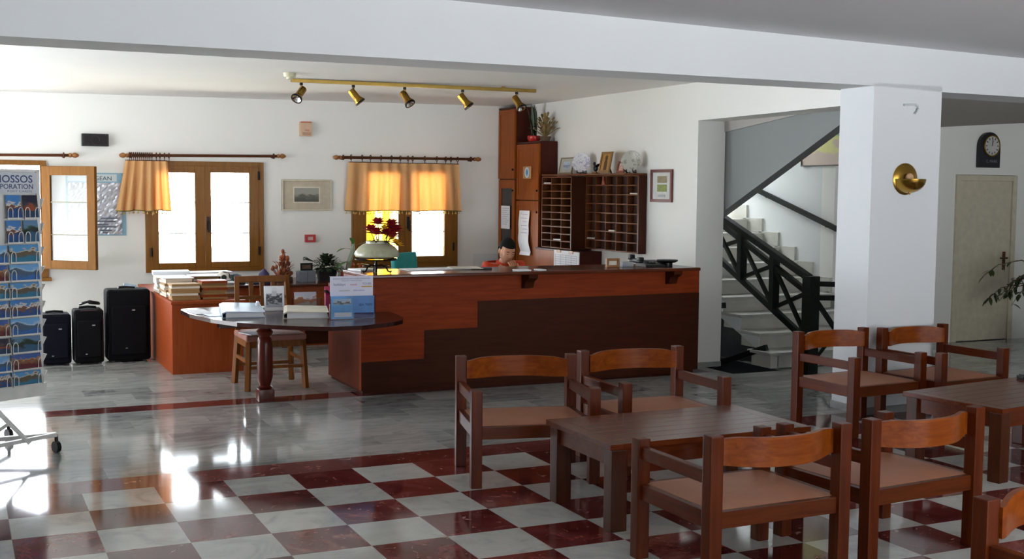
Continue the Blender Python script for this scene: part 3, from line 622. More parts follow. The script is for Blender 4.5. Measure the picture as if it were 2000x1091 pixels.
# ------------------------------------------------------------------ desk with stacks
dk = thing('writing_desk', 'orange-brown wooden desk under the middle window', 'desk', (1.19, 4.20, 0))
b = MB(); b.bx(0, .66, .02, .05, 0, .655); b.build('front_panel', DW, dk)
b = MB(); b.bx(0, .03, .05, 2.1, 0, .655); b.build('side_panel', DW, dk)
b = MB(); b.bx(.63, .66, .05, 1.6, 0, .655); b.build('side_panel', DW, dk)
b = MB(); b.bx(-.012, .68, 0, 2.2, .655, .682, .004); b.build('desk_top', DW, dk)
cr = thing('low_cabinet', 'low brown cabinet along the back wall carrying the potted plants', 'cabinet', (1.87, 5.78, 0))
b = MB(); b.bx(.98, 2.3, 0, .95, 0, .66); b.bx(.02, .98, .0, .03, .10, .66); b.bx(.02, .05, .03, .95, 0, .66); b.build('carcass', DW, cr)
b = MB(); b.bx(.015, 2.32, -.02, 1.0, .66, .685, .005); b.build('cabinet_top', CTOP, cr)
b = MB(); b.bx(1.0, 2.28, -.006, 0, .02, .25); b.build('plinth', CWD, cr)

# stacks of brochures on the desk
BRN = edged('brown_page_edges', ['#7a5a34', '#a5804e', '#8a6a40'], 220); CRM = edged('cream_page_edges', ['#c9bda4', '#e8e0cf', '#8d7558'], 220)
WHE = edged('white_page_edges', ['#c4c8d0', '#eceef2', '#9fa4ae'], 260); GRE = edged('grey_page_edges', ['#7f8688', '#a8acac'], 220)
def stack(x, y, z, n, w_, d_, h_, mats, label, group, rz=0, jit=.012):
    for i in range(n):
        flat('brochure', label, 'brochure', x+random.uniform(-jit, jit), y+random.uniform(-jit, jit), z+i*h_, w_, d_, h_-.0008, rz+random.uniform(-.06, .06), mats[i % len(mats)], group)
    return z+n*h_
DZ = .683
z1 = stack(1.33, 4.42, DZ, 7, .26, .20, .022, [BRN, BRN, CRM], 'brown-edged brochure in the stack at the front left corner of the desk', 'front left brochure stack')
z2 = stack(1.60, 4.45, DZ, 8, .24, .22, .022, [BRN, DW, BRN], 'tan-edged brochure in the middle stack at the front of the desk', 'middle brochure stack')
z3 = stack(1.775, 4.75, DZ, 6, .19, .24, .022, [BRN, CRM, GRE], 'pale-edged brochure in the stack beside the chair back', 'right brochure stack')
z4 = stack(1.33, 4.85, DZ, 8, .25, .30, .022, [CRM, CRM, BRN], 'cream-edged brochure in the second stack along the left desk edge', 'left edge brochure stack')
z5 = stack(1.33, 5.30, DZ, 8, .25, .30, .022, [CRM, WHE], 'whitish brochure in the rear stack along the left desk edge', 'rear left brochure stack')
flat('paper_sheet', 'white printed sheet spread on top of the second left brochure stack', 'paper', 1.32, 4.92, z4, .30, .46, .006, .05, PAPER)
flat('paper_sheet', 'white sheet lying across the middle of the rear brochure stacks', 'paper', 1.63, 5.05, .86, .32, .34, .006, -.1, PAPER)
z6 = stack(1.64, 5.05, DZ, 8, .26, .26, .0215, [CRM, BRN], 'cream brochure in the stack behind the middle stack', 'rear middle brochure stack')
flat('catalogue', 'thick white catalogue topmost on the rear left brochure stack', 'catalogue', 1.36, 5.33, z5, .36, .26, .035, -.1, WHE)
flat('catalogue', 'wide white catalogue lying below the window centre', 'catalogue', 1.75, 5.42, DZ+.16, .46, .24, .03, .08, WHE)
stack(1.78, 5.45, DZ, 4, .26, .26, .039, [BRN], 'tan box file under the wide white catalogue', 'box files below the window centre')
# caps
def cap(name, label, x, y, z, m1, m2, s_=1.0, rz=0):
    t_ = thing(name, label, 'cap', (x, y, z), rz)
    b = MB(); b.lathe([(.105*s_, 0), (.106*s_, .02*s_), (.098*s_, .06*s_), (.07*s_, .095*s_), (.03*s_, .112*s_), (0, .115*s_)], 18); b.build('crown', m1, t_, smooth=True)
    b = MB(); b.prism([(.10*s_*math.cos(a)+0, -.06*s_-.13*s_*math.sin(a)) for a in [PI*i/10 for i in range(11)]], .0, .008, 'z'); b.build('brim', m2, t_)
    return t_
PAN, nt_, bb = newmat('black_white_patches'); tc_ = N(nt_, 'ShaderNodeTexCoord'); vo = N(nt_, 'ShaderNodeTexVoronoi', ins={'Scale': 14}); nt_.links.new(tc_.outputs['Object'], vo.inputs['Vector'])
rr_ = ramp(nt_, [(.0, lin('#1c1a18')), (.35, lin('#1c1a18')), (.4, lin('#d8d2c8'))]); nt_.links.new(vo.outputs['Distance'], rr_.inputs[0]); nt_.links.new(rr_.outputs[0], bb.inputs['Base Color']); bb.inputs['Roughness'].default_value = .6
cap('baseball_cap', 'black and white cap lying on the right side of the desk', 1.82, 4.98, .82, PAN, PAPER, .72, -.4)
cap('baseball_cap', 'dark teal cap lying behind the chair back under the window', 2.12, 5.90, .686, mat('dark_teal_cloth', '#1e3238', .8), MARN, 1.1, .4)
flat('folder', 'flat dark folder lying under the purple pouch on the desk', 'folder', 2.43, 6.05, .686, .30, .26, .02, .1, mat('navy_card_folder', '#2a2c48', .6))
b = MB(); b.lathe([(.07, 0), (.075, .03), (.055, .09), (.02, .13), (.004, .145), (0, .145)], 12)
tag(b.build('pouch', mat('purple_cloth', '#3a345c', .8), loc=(2.47, 6.0, .708), smooth=True), 'small purple pouch standing right of the teal cap', 'pouch')

# things on the low cabinet
CZ = .686
df = thing('dried_flower_arrangement', 'rust-coloured dried flower arrangement beside the middle window', 'flowers', (2.73, 6.2, CZ-.02))
b = MB(); b.lathe([(0, 0), (.10, 0), (.12, .03), (.11, .07), (.0, .07)], 14); b.build('basket', BARK, df, smooth=True)
b = MB()
for i in range(60):
    a = random.uniform(0, 2*PI); r_ = random.uniform(0, .12); h = random.uniform(.08, .32)*(1-.9*r_/.2)
    p = (r_*math.cos(a), r_*.7*math.sin(a), .05+h); b.cyl((p[0]*.4, p[1]*.4, .05), p, .0035, n=5)
    if i % 2: b.sph(p, random.uniform(.014, .026), (1, 1, 1.3), 6, 5)
    else: b.leaf(p, (math.cos(a), math.sin(a), .8), .07, .03, .2)
b.build('dried_stems', RUST, df)
sb = thing('speaker_box', 'grey two-panel box right of the dried flowers on the low cabinet', 'box', (2.975, 6.12, CZ))
b = MB(); b.bx(-.095, .095, -.08, .08, 0, .125, .006); b.build('body', mat('blue_grey_plastic', '#6d737d', .5), sb); b = MB(); b.bx(-.003, .003, -.083, -.08, 0, .125); b.build('seam', DGREY, sb)
fr = thing('framed_photo', 'small black framed photo standing on the grey box', 'photo', (2.98, 6.12, CZ+.126))
b = MB(); frame_box(b, .14, .085, .02, .02); b.build('frame', BLK, fr, loc=(0, 0, .0425)); b = MB(); b.bx(-.055, .055, -.008, -.004, -.03, .03); b.build('picture', mat('brown_photo', '#6a4a3a', .5, var=.4, scale=40), fr, loc=(0, 0, .0425))
pp = thing('potted_plant', 'bushy dark green plant in a dark pot on the low cabinet', 'plant', (3.24, 6.2, CZ))
b = MB(); b.lathe([(0, 0), (.10, 0), (.13, .14), (.125, .14), (.12, .12), (0, .12)], 16); b.build('pot', DKPOT, pp, smooth=True)
b = MB()
for i in range(240):
    a = random.uniform(0, 2*PI); e = random.uniform(.0, 1.4); r_ = random.uniform(.04, .16)
    d_ = (math.cos(a)*math.cos(e), math.sin(a)*math.cos(e), math.sin(e)); p = (d_[0]*r_, d_[1]*r_, .13+d_[2]*r_); b.leaf(p, d_, random.uniform(.06, .10), .042, .5)
for i in range(7):
    b.tube([(-.05, 0, .14), (-.15, -.02, .22), (-.22-.01*i, -.02*i+.04, .25+.01*(i % 3))], .003, 5); b.leaf((-.20-.01*i, -.02*i+.04, .25+.012*(i % 3)), (-1, -.3*i+.8, .2), .06, .03, .3)
b.build('foliage', DGRN, pp)
op = thing('flowering_plant', 'pale-stemmed plant with broad green leaves and orange blooms beside the counter', 'plant', (3.52, 6.1, CZ))
b = MB(); b.lathe([(0, 0), (.13, 0), (.17, .11), (.165, .11), (.15, .09), (0, .09)], 16); b.build('bowl', TERRA, op, smooth=True)
b = MB(); b.tube([(-.06, 0, .08), (-.04, .0, .22), (.0, 0, .34), (.01, 0, .44)], [.035, .03, .028, .01], 8); b.tube([(-.06, 0, .08), (-.14, -.03, .16), (-.17, -.03, .05)], .018, 6); b.build('pale_stem', PGRN, op, smooth=True)
b = MB()
for x, z, dx, dz, L, w_ in ((-.03, .36, -1, .35, .20, .07), (-.03, .22, -1, .05, .22, .08), (.03, .40, .8, .6, .20, .06), (.0, .42, -.3, 1, .16, .06), (.05, .33, 1, .0, .22, .06), (.05, .18, 1, .3, .2, .07), (.1, .12, 1, .5, .22, .06)):
    b.leaf((x, -.02, z), (dx, -.3, dz), L, w_, .45)
b.build('foliage', GRN, op)
b = MB()
for d_, L in (((.9, -.3, .35), .20), ((.5, -.5, .2), .17), ((1, -.2, -.1), .16)): b.leaf((.06, -.03, .30), d_, L, .10, .25)
b.build('variegated_leaf', mat('pinkish_leaf', '#a8938e', .5, var=.35, scale=16), op)
b = MB()
for i in range(16):
    b.sph((random.uniform(-.02, .15), random.uniform(-.08, .05), random.uniform(.09, .20)), random.uniform(.014, .026), (1, 1, .8), 7, 5)
b.build('bloom', ORGF, op)
# ------------------------------------------------------------------ things on the counter
KZ = 1.031
KT = thing('vase_stand', 'dark iron tripod stand with a round glass tray at the left end of the counter', 'stand', (2.635, 2.62, KZ))
b = MB(); b.cyl((0, 0, .0), (0, 0, .115), .012, n=8)
for a in (R(200), R(320), R(80)):
    c, s_ = math.cos(a), math.sin(a); b.tube([(0, 0, .06), (c*.06, s_*.06, .065), (c*.09, s_*.09, .05), (c*.11, s_*.11, .015), (c*.135, s_*.135, .008), (c*.14, s_*.14, .02)], .007, 6)
b.torus((0, 0, .112), .175, .006, n=28); b.cyl((-.17, 0, .112), (.17, 0, .112), .004, n=6); b.cyl((0, -.17, .112), (0, .17, .112), .004, n=6); b.torus((0, 0, .055), .11, .004, n=24); b.build('iron_frame', DKIRON, KT, smooth=True)
b = MB(); b.lathe([(0, .118), (.178, .118), (.182, .122), (.178, .126), (0, .126)], 28); b.build('glass_tray', ACRY, KT)
vs = thing('ribbed_bowl', 'pale ribbed squat ceramic bowl holding red flowers', 'vase', (2.645, 2.62, KZ+.127))
t = bmesh.new(); prof = [(.14, 0), (.180, .010), (.186, .028), (.176, .058), (.15, .09), (.115, .115), (.094, .122), (.094, .140), (.10, .143), (.086, .140), (.08, .11), (.05, .06), (0, .05)]
n = 48; rings = [[t.verts.new(((r*(1+.035*(k % 2)*(1 if .005 < z < .118 else 0)))*math.cos(2*PI*k/n), (r*(1+.035*(k % 2)*(1 if .005 < z < .118 else 0)))*math.sin(2*PI*k/n), z)) for k in range(n)] for r, z in prof[:-1]]
for A, B in zip(rings, rings[1:]):
    for k in range(n): t.faces.new([A[k], A[(k+1) % n], B[(k+1) % n], B[k]])
t.faces.new(rings[0][::-1]); t.faces.new(rings[-1]); bmesh.ops.recalc_face_normals(t, faces=t.faces[:])
b = MB(); b.add(t); b.build('bowl', RIB, vs, smooth=True)
fl = thing('red_flowers', 'bunch of dark red flowers with yellow blooms in the ribbed bowl', 'flowers', (2.665, 2.62, KZ+.205))
def bloom(mb, c, r, n=14, up=1.0):
    for i in range(n):
        a = 2*PI*i/n*2.4; e = .15+.9*i/n
        mb.leaf(c, (math.cos(a)*math.cos(e), math.sin(a)*math.cos(e), math.sin(e)*up), r, r*.62, .12, .35, 4)
heads = [(-.085, -.03, .145), (-.02, -.02, .205), (.10, -.02, .17), (.05, -.06, .12), (.14, -.01, .14), (.09, -.07, .10), (-.05, -.06, .12), (.12, .03, .19)]
b = MB()
for p in heads: b.tube([(p[0]*.3, p[1]*.3, -.06), (p[0]*.6, p[1]*.6, p[2]*.5), p], .004, 5)
for i in range(26):
    a = random.uniform(0, 2*PI); b.leaf((.05*math.cos(a), .05*math.sin(a), random.uniform(-.01, .07)), (math.cos(a), math.sin(a), random.uniform(.1, .9)), random.uniform(.08, .14), .03, .4)
b.build('stem', DGRN, fl)
for p in heads:
    b = MB(); bloom(b, p, .088, 18); b.build('red_bloom', MAROON, fl)
for p in ((.13, -.05, .045), (.16, -.03, .02), (.105, -.02, .075), (.03, -.05, .165)):
    b = MB(); bloom(b, p, .058, 12); b.build('yellow_bloom', YELL, fl)
# counter papers etc
flat('paper_sheet', 'open white newspaper lying on the counter behind the flower stand', 'paper', 3.27, 2.86, KZ, .60, .24, .006, .03, PAPER)
flat('paper_sheet', 'grey-white sheet on the counter right of the newspaper', 'paper', 3.56, 2.86, KZ+.007, .28, .30, .004, -.2, PAPERC)
flat('magazine', 'folded magazine behind the information stand on the counter end', 'magazine', 2.60, 2.90, KZ, .16, .20, .015, .3, PAPER)
b = MB(); b.lathe([(0, 0), (.05, 0), (.052, .012), (.045, .016), (0, .016)], 16); tag(b.build('coaster', DGREY, loc=(3.72, 2.74, KZ)), 'small dark round dish on the counter left of the receptionist', 'dish')
flat('notepad', 'white notepad in front of the receptionist on the counter', 'notepad', 3.93, 2.44, KZ, .13, .12, .012, 0, PAPER)
flat('notepad', 'second white notepad just right of the first on the counter', 'notepad', 4.12, 2.46, KZ, .07, .11, .010, 0.05, PAPER)
wf = thing('desk_sign', 'small light brown wooden frame standing on the counter', 'frame', (4.95, 2.62, KZ), -.05)
b = MB(); frame_box(b, .135, .085, .022, .03, .006); b.build('frame', FIN, wf, loc=(0, 0, .0425)); b = MB(); b.bx(-.05, .05, -.012, -.008, -.022, .022); b.build('card', PAPERC, wf, loc=(0, 0, .0425))
b = MB(); b.bx(-.062, .062, -.05, .05, 0, .045, .005); tag(b.build('card_box', mat('pale_grey_card', '#9aa0a4', .6), loc=(5.13, 2.68, KZ)), 'pale grey card box between the wooden frame and the telephone', 'box')
ph = thing('telephone', 'black desk telephone with handset at the right end of the counter', 'telephone', (5.41, 2.64, KZ), -.05)
b = MB(); b.prism([(-.10, 0), (.10, 0), (.10, .055), (-.06, .035), (-.10, .02)], -.13, .08, 'x'); b.build('base', BLK, ph)
b = MB(); b.box((-.17, .02, .055), (.05, .20, .04), .014); b.box((-.18, .10, .085), (.055, .055, .05), .014); b.box((-.17, -.06, .075), (.055, .055, .035), .012); b.build('handset', BLK, ph)
b = MB(); b.lathe([(0, .03), (.08, .035), (.105, .05), (.10, .062), (.05, .062), (0, .06)], 16, Matrix.Translation((.155, 0, 0)) @ Matrix.Scale(1.0, 4)); b.cyl((.155, 0, 0), (.155, 0, .04), .05); b.cyl((.22, .03, 0), (.22, .03, .045), .01); b.build('answering_dish', BLK, ph, smooth=True)
b = MB()
for i in range(12): b.box((-.07+.03*(i % 3), -.06+.03*(i//3), .045), (.02, .018, .012), .003)
b.build('keypad', DGREY, ph)
# clear stand and teal chair behind the counter
ac = thing('acrylic_stand', 'clear acrylic stand behind the counter beside the receptionist', 'stand', (4.04, 3.42, .73))
b = MB(); b.bx(-.16, .16, 0, .004, 0, .40, .001); b.bx(-.16, .16, -.06, .06, 0, .005); b.build('panel', ACRY, ac)
oc = thing('swivel_chair', 'teal swivel chair turned sideways behind the counter', 'chair', (3.92, 4.75, 0), .6)
b = MB(); b.box((0, .20, .86), (.42, .06, .46), .03, Matrix.Rotation(R(-6), 4, 'X'), seg=3); b.build('backrest', TEAL, oc, smooth=True)
b = MB(); b.box((0, 0, .46), (.46, .44, .08), .03, seg=3); b.build('seat', TEAL, oc, smooth=True)
b = MB(); b.cyl((0, 0, .08), (0, 0, .43), .03); b.bar((0, .12, .42), (0, .29, .75), .05, .02); b.build('column', BLK, oc)
for i in range(5):
    a = 2*PI*i/5; b = MB(); b.bar((0, 0, .09), (.28*math.cos(a), .28*math.sin(a), .07), .045, .03); b.cyl((.28*math.cos(a)-.012, .28*math.sin(a), .03), (.28*math.cos(a)+.012, .28*math.sin(a), .03), .03); b.build('leg', BLK, oc)
stl = thing('stool', 'stool the receptionist sits on behind the counter', 'stool', (4.52, 4.15, 0))
b = MB(); b.lathe([(0, .37), (.17, .37), (.18, .39), (.16, .415), (0, .42)], 20); b.build('seat', BLK, stl, smooth=True)
for i in range(4):
    a = PI/4+PI/2*i; b = MB(); b.bar((.13*math.cos(a), .13*math.sin(a), .38), (.19*math.cos(a), .19*math.sin(a), 0), .03, .03); b.build('leg', BLK, stl)

# ------------------------------------------------------------------ receptionist
pr = thing('person', 'receptionist with short black hair in an orange-red shirt looking down behind the counter', 'person', (4.50, 4.05, 0), R(-8))
# body skeleton, facing -y
V = [(0, .08, .55), (0, .07, .68), (0, .04, .82), (0, .015, .93), (0, -.01, .985), (0, -.045, 1.035), (0, -.075, 1.08),
     (-.18, .02, .955), (-.24, -.07, .79), (-.16, -.30, .79), (-.10, -.37, .785),
     (.18, .02, .955), (.24, -.09, .775), (.10, -.26, .82), (.045, -.22, .92),
     (-.10, .04, .54), (-.12, -.34, .50), (-.12, -.34, .10), (-.12, -.42, .04),
     (.10, .04, .54), (.12, -.34, .50), (.12, -.34, .10), (.12, -.42, .04)]
Eg = [(0, 1), (1, 2), (2, 3), (3, 4), (4, 5), (5, 6), (3, 7), (7, 8), (8, 9), (9, 10), (3, 11), (11, 12), (12, 13), (13, 14), (0, 15), (15, 16), (16, 17), (17, 18), (0, 19), (19, 20), (20, 21), (21, 22)]
rad = [(.15, .11), (.135, .10), (.15, .105), (.14, .09), (.075, .07), (.052, .052), (.05, .05), .06, .043, .033, .025, .06, .043, .033, .025, .085, .062, .05, .035, .085, .062, .05, .035]
body = MB(); body.mesh(skin_mesh(V, Eg, rad, 2))
# hands: palm and five fingers each
def hand(wr, d, up, curl, side):
    wr = Vector(wr); d = Vector(d).normalized(); up = Vector(up).normalized(); x = d.cross(up).normalized()*side
    P = lambda a, b_, c: tuple(wr+d*a+x*b_+up*c)
    V = [P(0, 0, 0), P(.035, 0, .003), P(.07, 0, .003)]; E_ = [(0, 1), (1, 2)]; r_ = [(.024, .017), (.036, .015), (.038, .013)]
    pm = skin_mesh(V, E_, r_, 1); body.mesh(pm)
    for off, L in ((-.030, .062), (-.010, .074), (.010, .078), (.029, .072)):
        a = .075; V = [P(a-.025, off*.8, .002)]; c = 0; z = .002; ang = 0; q = a
        pts = [P(a-.02, off*.85, .002), P(a+.005, off, .002)]
        for s_ in (.45, .32, .23):
            ang += curl; q += L*s_*math.cos(ang); z -= L*s_*math.sin(ang); pts.append(P(q, off*1.05, z))
        body.mesh(skin_mesh(pts, [(i, i+1) for i in range(len(pts)-1)], [.009, .009, .0085, .008, .006], 1))
    pts = [P(.015, .028, 0), P(.035, .048, -.006), P(.06, .056, -.014), P(.082, .052, -.02)]
    body.mesh(skin_mesh(pts, [(0, 1), (1, 2), (2, 3)], [.013, .012, .010, .007], 1))
hand((-.10, -.37, .785), (.2, -1, -.15), (0, -.1, 1), .35, -1)
hand((.045, -.22, .92), (-.25, .35, 1), (-.1, -1, .25), .5, 1)
# head
HM = Matrix.Translation((-.01, -.115, 1.125)) @ Euler((R(24), R(3), R(8))).to_matrix().to_4x4()
t = bmesh.new(); bmesh.ops.create_uvsphere(t, u_segments=32, v_segments=24, radius=1)
def bump(v, c, r, a, dirn):
    k = math.exp(-((v-Vector(c)).length/r)**2); return Vector(dirn)*a*k
for v in t.verts:
    p = v.co.copy(); z = p.z
    x = p.x*.077*(1-.22*max(0, -z)**1.5); y = p.y*.098; zz = z*.125
    if z < 0: y += .012*z*(1 if p.y > 0 else .2)
    q = Vector((x, y, zz)); 
    q += bump(q, (0, -.098, -.018), .018, .026, (0, -1, -.15)); q += bump(q, (0, -.095, .012), .016, .010, (0, -1, 0))
    for s_ in (-1, 1):
        q += bump(q, (s_*.030, -.088, .008), .015, .011, (0, 1, 0)); q += bump(q, (s_*.03, -.09, .030), .018, .006, (0, -1, 0)); q += bump(q, (s_*.042, -.078, -.022), .02, .006, (s_*.5, -1, 0))
    q += bump(q, (0, -.09, -.060), .02, .007, (0, -1, 0)); q += bump(q, (0, -.085, -.105), .025, .012, (0, -1, 0)); q += bump(q, (0, -.09, -.075), .012, .005, (0, 1, 0))
    v.co = q
body.add(t, HM)
for s_ in (-1, 1): body.sph((0, 0, 0), .02, (.45, 1, 1.6), 10, 8, HM @ Matrix.Translation((s_*.078, .008, -.005)))
for s_ in (-1, 1):
    body.sph((0, 0, 0), .0115, (1, 1, .8), 10, 8, HM @ Matrix.Translation((s_*.030, -.080, .008)))
body.mi = 1
for s_ in (-1, 1):
    body.box((0, 0, 0), (.034, .006, .006), .002, HM @ Matrix.Translation((s_*.031, -.094, .031)) @ Matrix.Rotation(s_*-.12, 4, 'Y'))
    body.box((0, 0, 0), (.020, .004, .004), .001, HM @ Matrix.Translation((s_*.030, -.0915, .006)))
body.mi = 2
body.sph((0, 0, 0), .02, (1.05, .28, .32), 12, 6, HM @ Matrix.Translation((0, -.0945, -.066)))
body.build('body', SKIN, pr, smooth=True, mats=[SKIN, HAIR, mat('lips', '#8a4a42', .5)])
# hair cap
t = bmesh.new(); bmesh.ops.create_uvsphere(t, u_segments=28, v_segments=20, radius=1)
bmesh.ops.delete(t, geom=[v for v in t.verts if (v.co.z < .42 and v.co.y < -.25) or (v.co.z < .05 and v.co.y < .25) or v.co.z < -.45], context='VERTS')
for v in t.verts:
    j = 1+.03*math.sin(v.co.x*23)*math.cos(v.co.y*19+v.co.z*11); v.co = Vector((v.co.x*.086, v.co.y*.108+.004, v.co.z*.135+.004))*j
r_ = bmesh.ops.solidify(t, geom=t.faces[:], thickness=.012)
b = MB(); b.add(t, HM); b.build('hair', HAIR, pr, smooth=True)
Vs = V[:4]+[(0, .005, .968)]+[V[7], (-.225, -.035, .85)]+[V[11], (.225, -.045, .85)]
b = MB(); b.mesh(skin_mesh(Vs, [(0, 1), (1, 2), (2, 3), (3, 4), (3, 5), (5, 6), (3, 7), (7, 8)], [(.165, .125), (.15, .115), (.165, .12), (.16, .105), (.085, .085), .075, .06, .075, .06], 2)); b.torus((0, -.005, .998), .072, .014, Matrix.Rotation(R(20), 4, 'X') @ Matrix.Diagonal((1.05, .9, 1.6, 1)), 20, 8); b.build('polo_shirt', ORNG, pr, smooth=True)
Vs = [V[0], V[15], V[16], V[17], V[19], V[20], V[21]]
b = MB(); b.mesh(skin_mesh(Vs, [(0, 1), (1, 2), (2, 3), (0, 4), (4, 5), (5, 6)], [(.165, .12), .098, .075, .065, .098, .075, .065], 2)); b.build('trousers', NAVY, pr, smooth=True)
for s_ in (-1, 1):
    b = MB(); b.box((s_*.12, -.40, .04), (.09, .25, .08), .03, seg=3); b.build('shoe', BLK, pr, smooth=True)

# ------------------------------------------------------------------ cupboards on the right wall
def cupboard(name, label, x0, y0, y1, h, door_z, glass, top_curve=0):
    t_ = thing(name, label, 'cupboard', (x0, y0, 0)); dy = y1-y0; D = 5.995-x0
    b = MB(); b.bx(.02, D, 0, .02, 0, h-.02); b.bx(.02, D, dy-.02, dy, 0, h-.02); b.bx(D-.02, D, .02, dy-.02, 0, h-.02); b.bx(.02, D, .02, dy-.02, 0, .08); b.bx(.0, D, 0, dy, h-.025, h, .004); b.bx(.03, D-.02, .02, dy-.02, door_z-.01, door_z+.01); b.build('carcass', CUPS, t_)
    for z0, z1, g in ((.08, door_z-.006, glass), (door_z+.006, h-.03, False)):
        b = MB()
        if g:
            b.bx(0, .02, .01, .09, z0, z1, .003); b.bx(0, .02, dy-.09, dy-.01, z0, z1, .003); b.bx(0, .02, .09, dy-.09, z0, z0+.35, .003); b.bx(0, .02, .09, dy-.09, z1-.11, z1, .003); d_ = b.build('door', CUP, t_)
            b = MB(); b.bx(.008, .012, .09, dy-.09, z0+.35, z1-.11); b.build('glass', DGLS, d_)
        else:
            b.bx(.0, .02, .01, dy-.01, z0, z1, .003); b.bx(-.006, 0, .01, .06, z0, z1); b.bx(-.006, 0, dy-.06, dy-.01, z0, z1); b.bx(-.006, 0, .06, dy-.06, z0, z0+.06); b.bx(-.006, 0, .06, dy-.06, z1-.06, z1); d_ = b.build('door', CUP, t_)
        b = MB(); b.sph((-.012, .045, door_z-.14 if z0 < .2 else door_z+.12), .014, u=10, v=8); b.build('knob', BLK, d_, smooth=True)
    return t_
c1 = cupboard('tall_cupboard', 'tallest brown cupboard reaching the ceiling in the back corner', 5.733, 6.447, 6.945, 2.775, 1.875, True)
c2 = cupboard('stepped_cupboard', 'lower brown cupboard with a round blue sticker beside the tallest one', 5.755, 5.80, 6.443, 2.33, 1.615, False)
b = MB(); b.bx(5.95, 5.985, 6.5, 6.9, 1.25, 1.74); tag(b.build('shrine_picture', mat('dark_grey_print', '#55524c', .6, var=.5, scale=14), loc=(0, 0, 0)), 'greyish picture standing inside the glass door of the tallest cupboard', 'picture')
cm = thing('lower_cabinet', 'dark brown lower cabinet below the pigeonholes', 'cabinet', (5.70, 4.68, 0))
b = MB(); b.bx(.0, .295, 0, 1.10, 0, 1.06, .004); b.build('carcass', CUPS, cm)
b = MB(); b.bx(-.012, 0, .48, 1.08, .05, 1.04, .003); b.build('door', CUP, cm)
# sticker, notes
sk = thing('round_sticker', 'blue and white oval emblem sticker on the stepped cupboard door', 'sticker', (5.747, 6.12, 1.955), -PI/2)
b = MB(); b.bx(-.115, .115, -.003, -.001, -.075, .075); b.build('backing', mat('pale_sticker', '#b48c60', .5), sk)
Md = Matrix.Rotation(PI/2, 4, 'X')
b = MB(); b.lathe([(0, 0), (.062, 0), (.062, .002), (0, .002)], 24, Matrix.Translation((0, -.003, 0)) @ Md @ Matrix.Diagonal((1, 1.05, 1, 1))); b.build('disc', mat('sticker_blue', '#8fb4d0', .5), sk)
b = MB(); b.torus((0, -.0055, 0), .056, .004, Md, 24, 6); b.build('ring', PAPER, sk); b = MB(); b.sph((0, -.006, 0), .03, (.8, .08, 1.1), 12, 8); b.build('emblem', mat('sticker_mid_blue', '#3a7aa8', .5), sk)
nt1 = thing('paper_notice', 'white notice taped on the glass door of the tallest cupboard', 'notice', (5.727, 6.70, 1.395), -PI/2)
b = MB(); b.bx(-.13, .13, -.003, 0, -.145, .145); b.build('sheet', PAPER, nt1); b = MB()
for i in range(9): b.bx(-.10, .10-.03*(i % 3), -.0045, -.003, .11-.025*i, .116-.025*i)
b.build('print', mat('grey_ink', '#9a9aa2', .7), nt1)
t = bmesh.new(); rows = []
for i in range(13):
    q = i/12; z = 1.49-.545*q; x = 5.742-.03*abs(math.sin(q*PI*2.2))*q-.004; y = 6.165+.045*q*math.sin(q*5); rows.append([t.verts.new((x, y-.14, z)), t.verts.new((x-.004, y+.14, z))])
for A, B in zip(rows, rows[1:]): t.faces.new([A[0], A[1], B[1], B[0]])
b = MB(); b.add(t); o = b.build('long_printout', PAPER); tag(o, 'long folded white printout hanging on the stepped cupboard door', 'notice')
b = MB()
for i in range(8): b.bx(5.726, 5.728, 6.07, 6.20+.05*(i % 2), 1.44-.045*i, 1.446-.045*i)
b.build('print', mat('grey_ink_2', '#9aa0b8', .7), o)
cb = thing('clipboard', 'white list on a clipboard hanging below the pigeonholes', 'clipboard', (5.6875, 4.94, .955), -PI/2)
b = MB(); b.bx(-.30, .31, -.012, 0, -.11, .10, .003); b.build('board', PAPER, cb)
b = MB(); 
for i in range(6): b.bx(-.26, .26, -.0135, -.012, .05-.025*i, .053-.025*i)
for i in range(5): b.bx(-.26+.13*i, -.257+.13*i, -.0135, -.012, -.08, .055)
b.build('print', mat('blue_grey_ink', '#8a94b4', .7), cb)
b = MB(); b.bx(-.22, -.12, -.018, -.01, .075, .105, .003); b.bx(.08, .18, -.018, -.01, .075, .105, .003); b.build('clip', FIN, cb)

# pigeonhole racks: local x runs from far (left in view) to near (right), front faces -y (rotated to face -X)
def pigeon(name, label, xf, yfar, ynear, z0, z1, cols, rows_, depth, sidecol=0):
    t_ = thing(name, label, 'shelf', (xf, yfar, 0), -PI/2); W_ = yfar-ynear; W2 = W_-sidecol
    b = MB(); b.bx(0, W2, depth-.015, depth, z0, z1); b.build('back_panel', PIGD, t_)
    b = MB(); b.bx(0, .015, 0, depth, z0, z1); b.bx(W2-.015, W2, 0, depth, z0, z1); b.build('side_panel', PIG, t_)
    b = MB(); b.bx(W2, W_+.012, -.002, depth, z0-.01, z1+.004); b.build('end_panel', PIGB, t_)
    b = MB()
    for i in range(rows_+1):
        z = z0+(z1-z0)*i/rows_; b.bx(.015, W2-.015, 0, depth-.015, z-.006, z+.006)
    b.build('shelf_grid', PIG, t_)
    b = MB()
    for i in range(1, cols): x = W2*i/cols; b.bx(x-.005, x+.005, .002, depth-.016, z0, z1)
    b.build('divider_grid', PIG, t_)
    return t_
pg1 = pigeon('letter_rack', 'left pigeonhole rack of three narrow columns beside the cupboard', 5.728, 5.68, 4.925, 1.075, 1.895, 3, 10, .262, .0)
pg2 = pigeon('key_rack', 'right pigeonhole rack with five columns of square compartments', 5.902, 4.905, 3.745, 1.09, 1.905, 5, 8, .093, .0)
b = MB(); b.bx(5.728, 5.995, 3.735, 5.69, 1.91, 1.93, .003); tag(b.build('shelf_board', PIG), 'brown board on top of the pigeonholes carrying plates and pictures', 'shelf')
